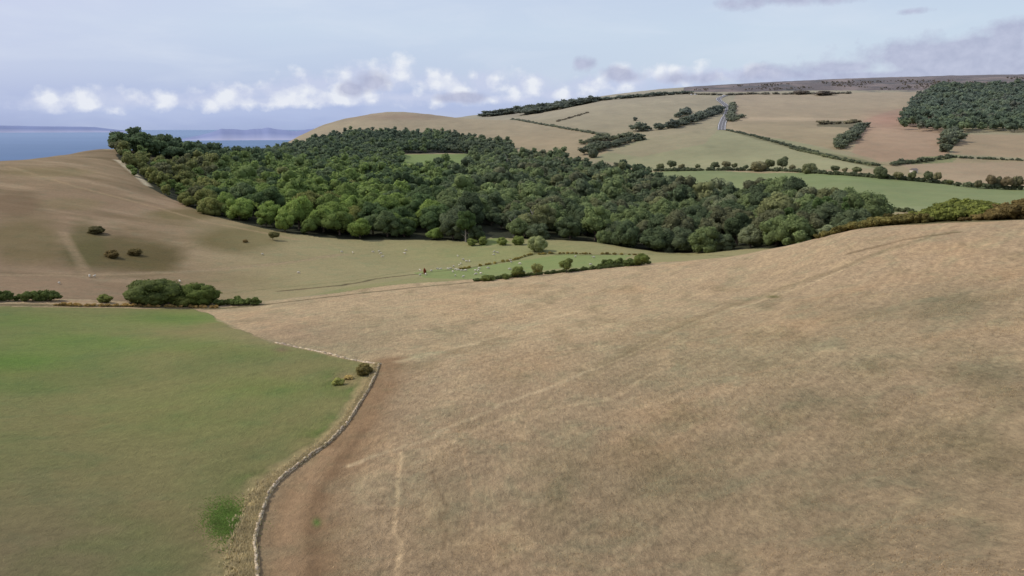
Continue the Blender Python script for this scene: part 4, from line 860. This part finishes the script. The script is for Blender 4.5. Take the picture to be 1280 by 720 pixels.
base = mixc(nt, math_(nt, 'MULTIPLY', veil, .55), base, lin((222,230,242)))
# mauve cloud undersides
lav = blobs([(300,135,260,26),(470,118,110,24),(600,125,130,20),(160,136,130,13),(760,112,70,16),(860,108,90,14),(980,98,100,12)])
lv = math_(nt, 'MULTIPLY', math_(nt, 'ADD', math_(nt, 'MULTIPLY', lav, 1.2), math_(nt, 'MULTIPLY', math_(nt, 'SUBTRACT', N1, .5), 1.8)), .9, clamp=True)
base = mixc(nt, math_(nt, 'MULTIPLY', lv, .6), base, lin((180,194,228)))
cu = blobs([(210,126,90,9),(420,124,160,9),(330,126,100,8),(120,124,70,13),(60,129,50,9),(175,124,50,10),(250,124,40,12),(300,119,40,15),(345,114,36,15),(390,108,42,19),(440,102,48,24),(490,100,40,22),(555,104,42,20),(605,103,42,19),(660,107,40,17),(500,122,120,9),(740,106,44,13),(785,98,40,16),(840,94,65,13),(700,118,60,9),(910,92,60,10),(640,124,60,7)])
cf = math_(nt, 'ADD', math_(nt, 'MULTIPLY', cu, 1.35), math_(nt, 'MULTIPLY', math_(nt, 'SUBTRACT', N1, .53), 3.6)); cf = math_(nt, 'ADD', cf, math_(nt, 'MULTIPLY', math_(nt, 'SUBTRACT', N2, .5), 1.3)); cf = math_(nt, 'ADD', cf, math_(nt, 'MULTIPLY', PUFF, .75)); cf = math_(nt, 'MULTIPLY', cf, 1.0, clamp=True)
ccol = mixc(nt, math_(nt, 'MULTIPLY', math_(nt, 'ADD', math_(nt, 'SUBTRACT', N1, .48), math_(nt, 'MULTIPLY', PUFF, .6)), 4.5, clamp=True), lin((200,208,232)), lin((238,241,247)))
base = mixc(nt, math_(nt, 'MULTIPLY', cf, .85), base, ccol)
gr = blobs([(1262,38,30,13),(1215,62,75,16),(1140,72,95,19),(1060,84,60,11),(960,93,75,11),(880,97,50,8),(1250,84,130,22),(1180,80,110,16),(1400,70,120,40),(780,94,26,9),(726,80,14,10),(470,104,26,11),(440,110,20,9),(980,0,70,8),(1100,95,120,10),(580,122,34,6),(1140,14,20,5)])
gf_ = math_(nt, 'ADD', math_(nt, 'MULTIPLY', gr, 1.15), math_(nt, 'MULTIPLY', math_(nt, 'SUBTRACT', N1, .49), 3.6)); gf_ = math_(nt, 'MULTIPLY', gf_, 1.2, clamp=True)
gcol = mixc(nt, math_(nt, 'MULTIPLY', math_(nt, 'SUBTRACT', N2, .35), 2.5, clamp=True), lin((172,178,204)), lin((192,197,220)))
base = mixc(nt, math_(nt, 'MULTIPLY', gf_, .85), base, gcol)
L.new(base, bg.inputs['Color'])
sl = bpy.data.lights.new('sun', 'SUN'); sl.energy = 3.1; sl.angle = math.radians(.6); sl.color = (1, .95, .87); so = bpy.data.objects.new('sun', sl); COL.objects.link(so)
from mathutils import Vector
dv = Vector((math.sin(SUN_AZ)*math.cos(SUN_EL), math.cos(SUN_AZ)*math.cos(SUN_EL), math.sin(SUN_EL))); so.rotation_euler = dv.to_track_quat('Z', 'Y').to_euler(); so.location = (0, 0, 400)
cd = bpy.data.cameras.new('camera'); cd.sensor_width = 36; cd.lens = 36*F/1280; cd.clip_start = 1; cd.clip_end = 150000
cam = bpy.data.objects.new('camera', cd); COL.objects.link(cam); cam.location = (0, 0, HC); cam.rotation_euler = (math.pi/2-TH, 0, 0); S.camera = cam
S.view_settings.view_transform = 'Standard'; S.view_settings.look = 'None'; S.view_settings.exposure = 0
S.cycles.max_bounces = 5; S.cycles.diffuse_bounces = 3
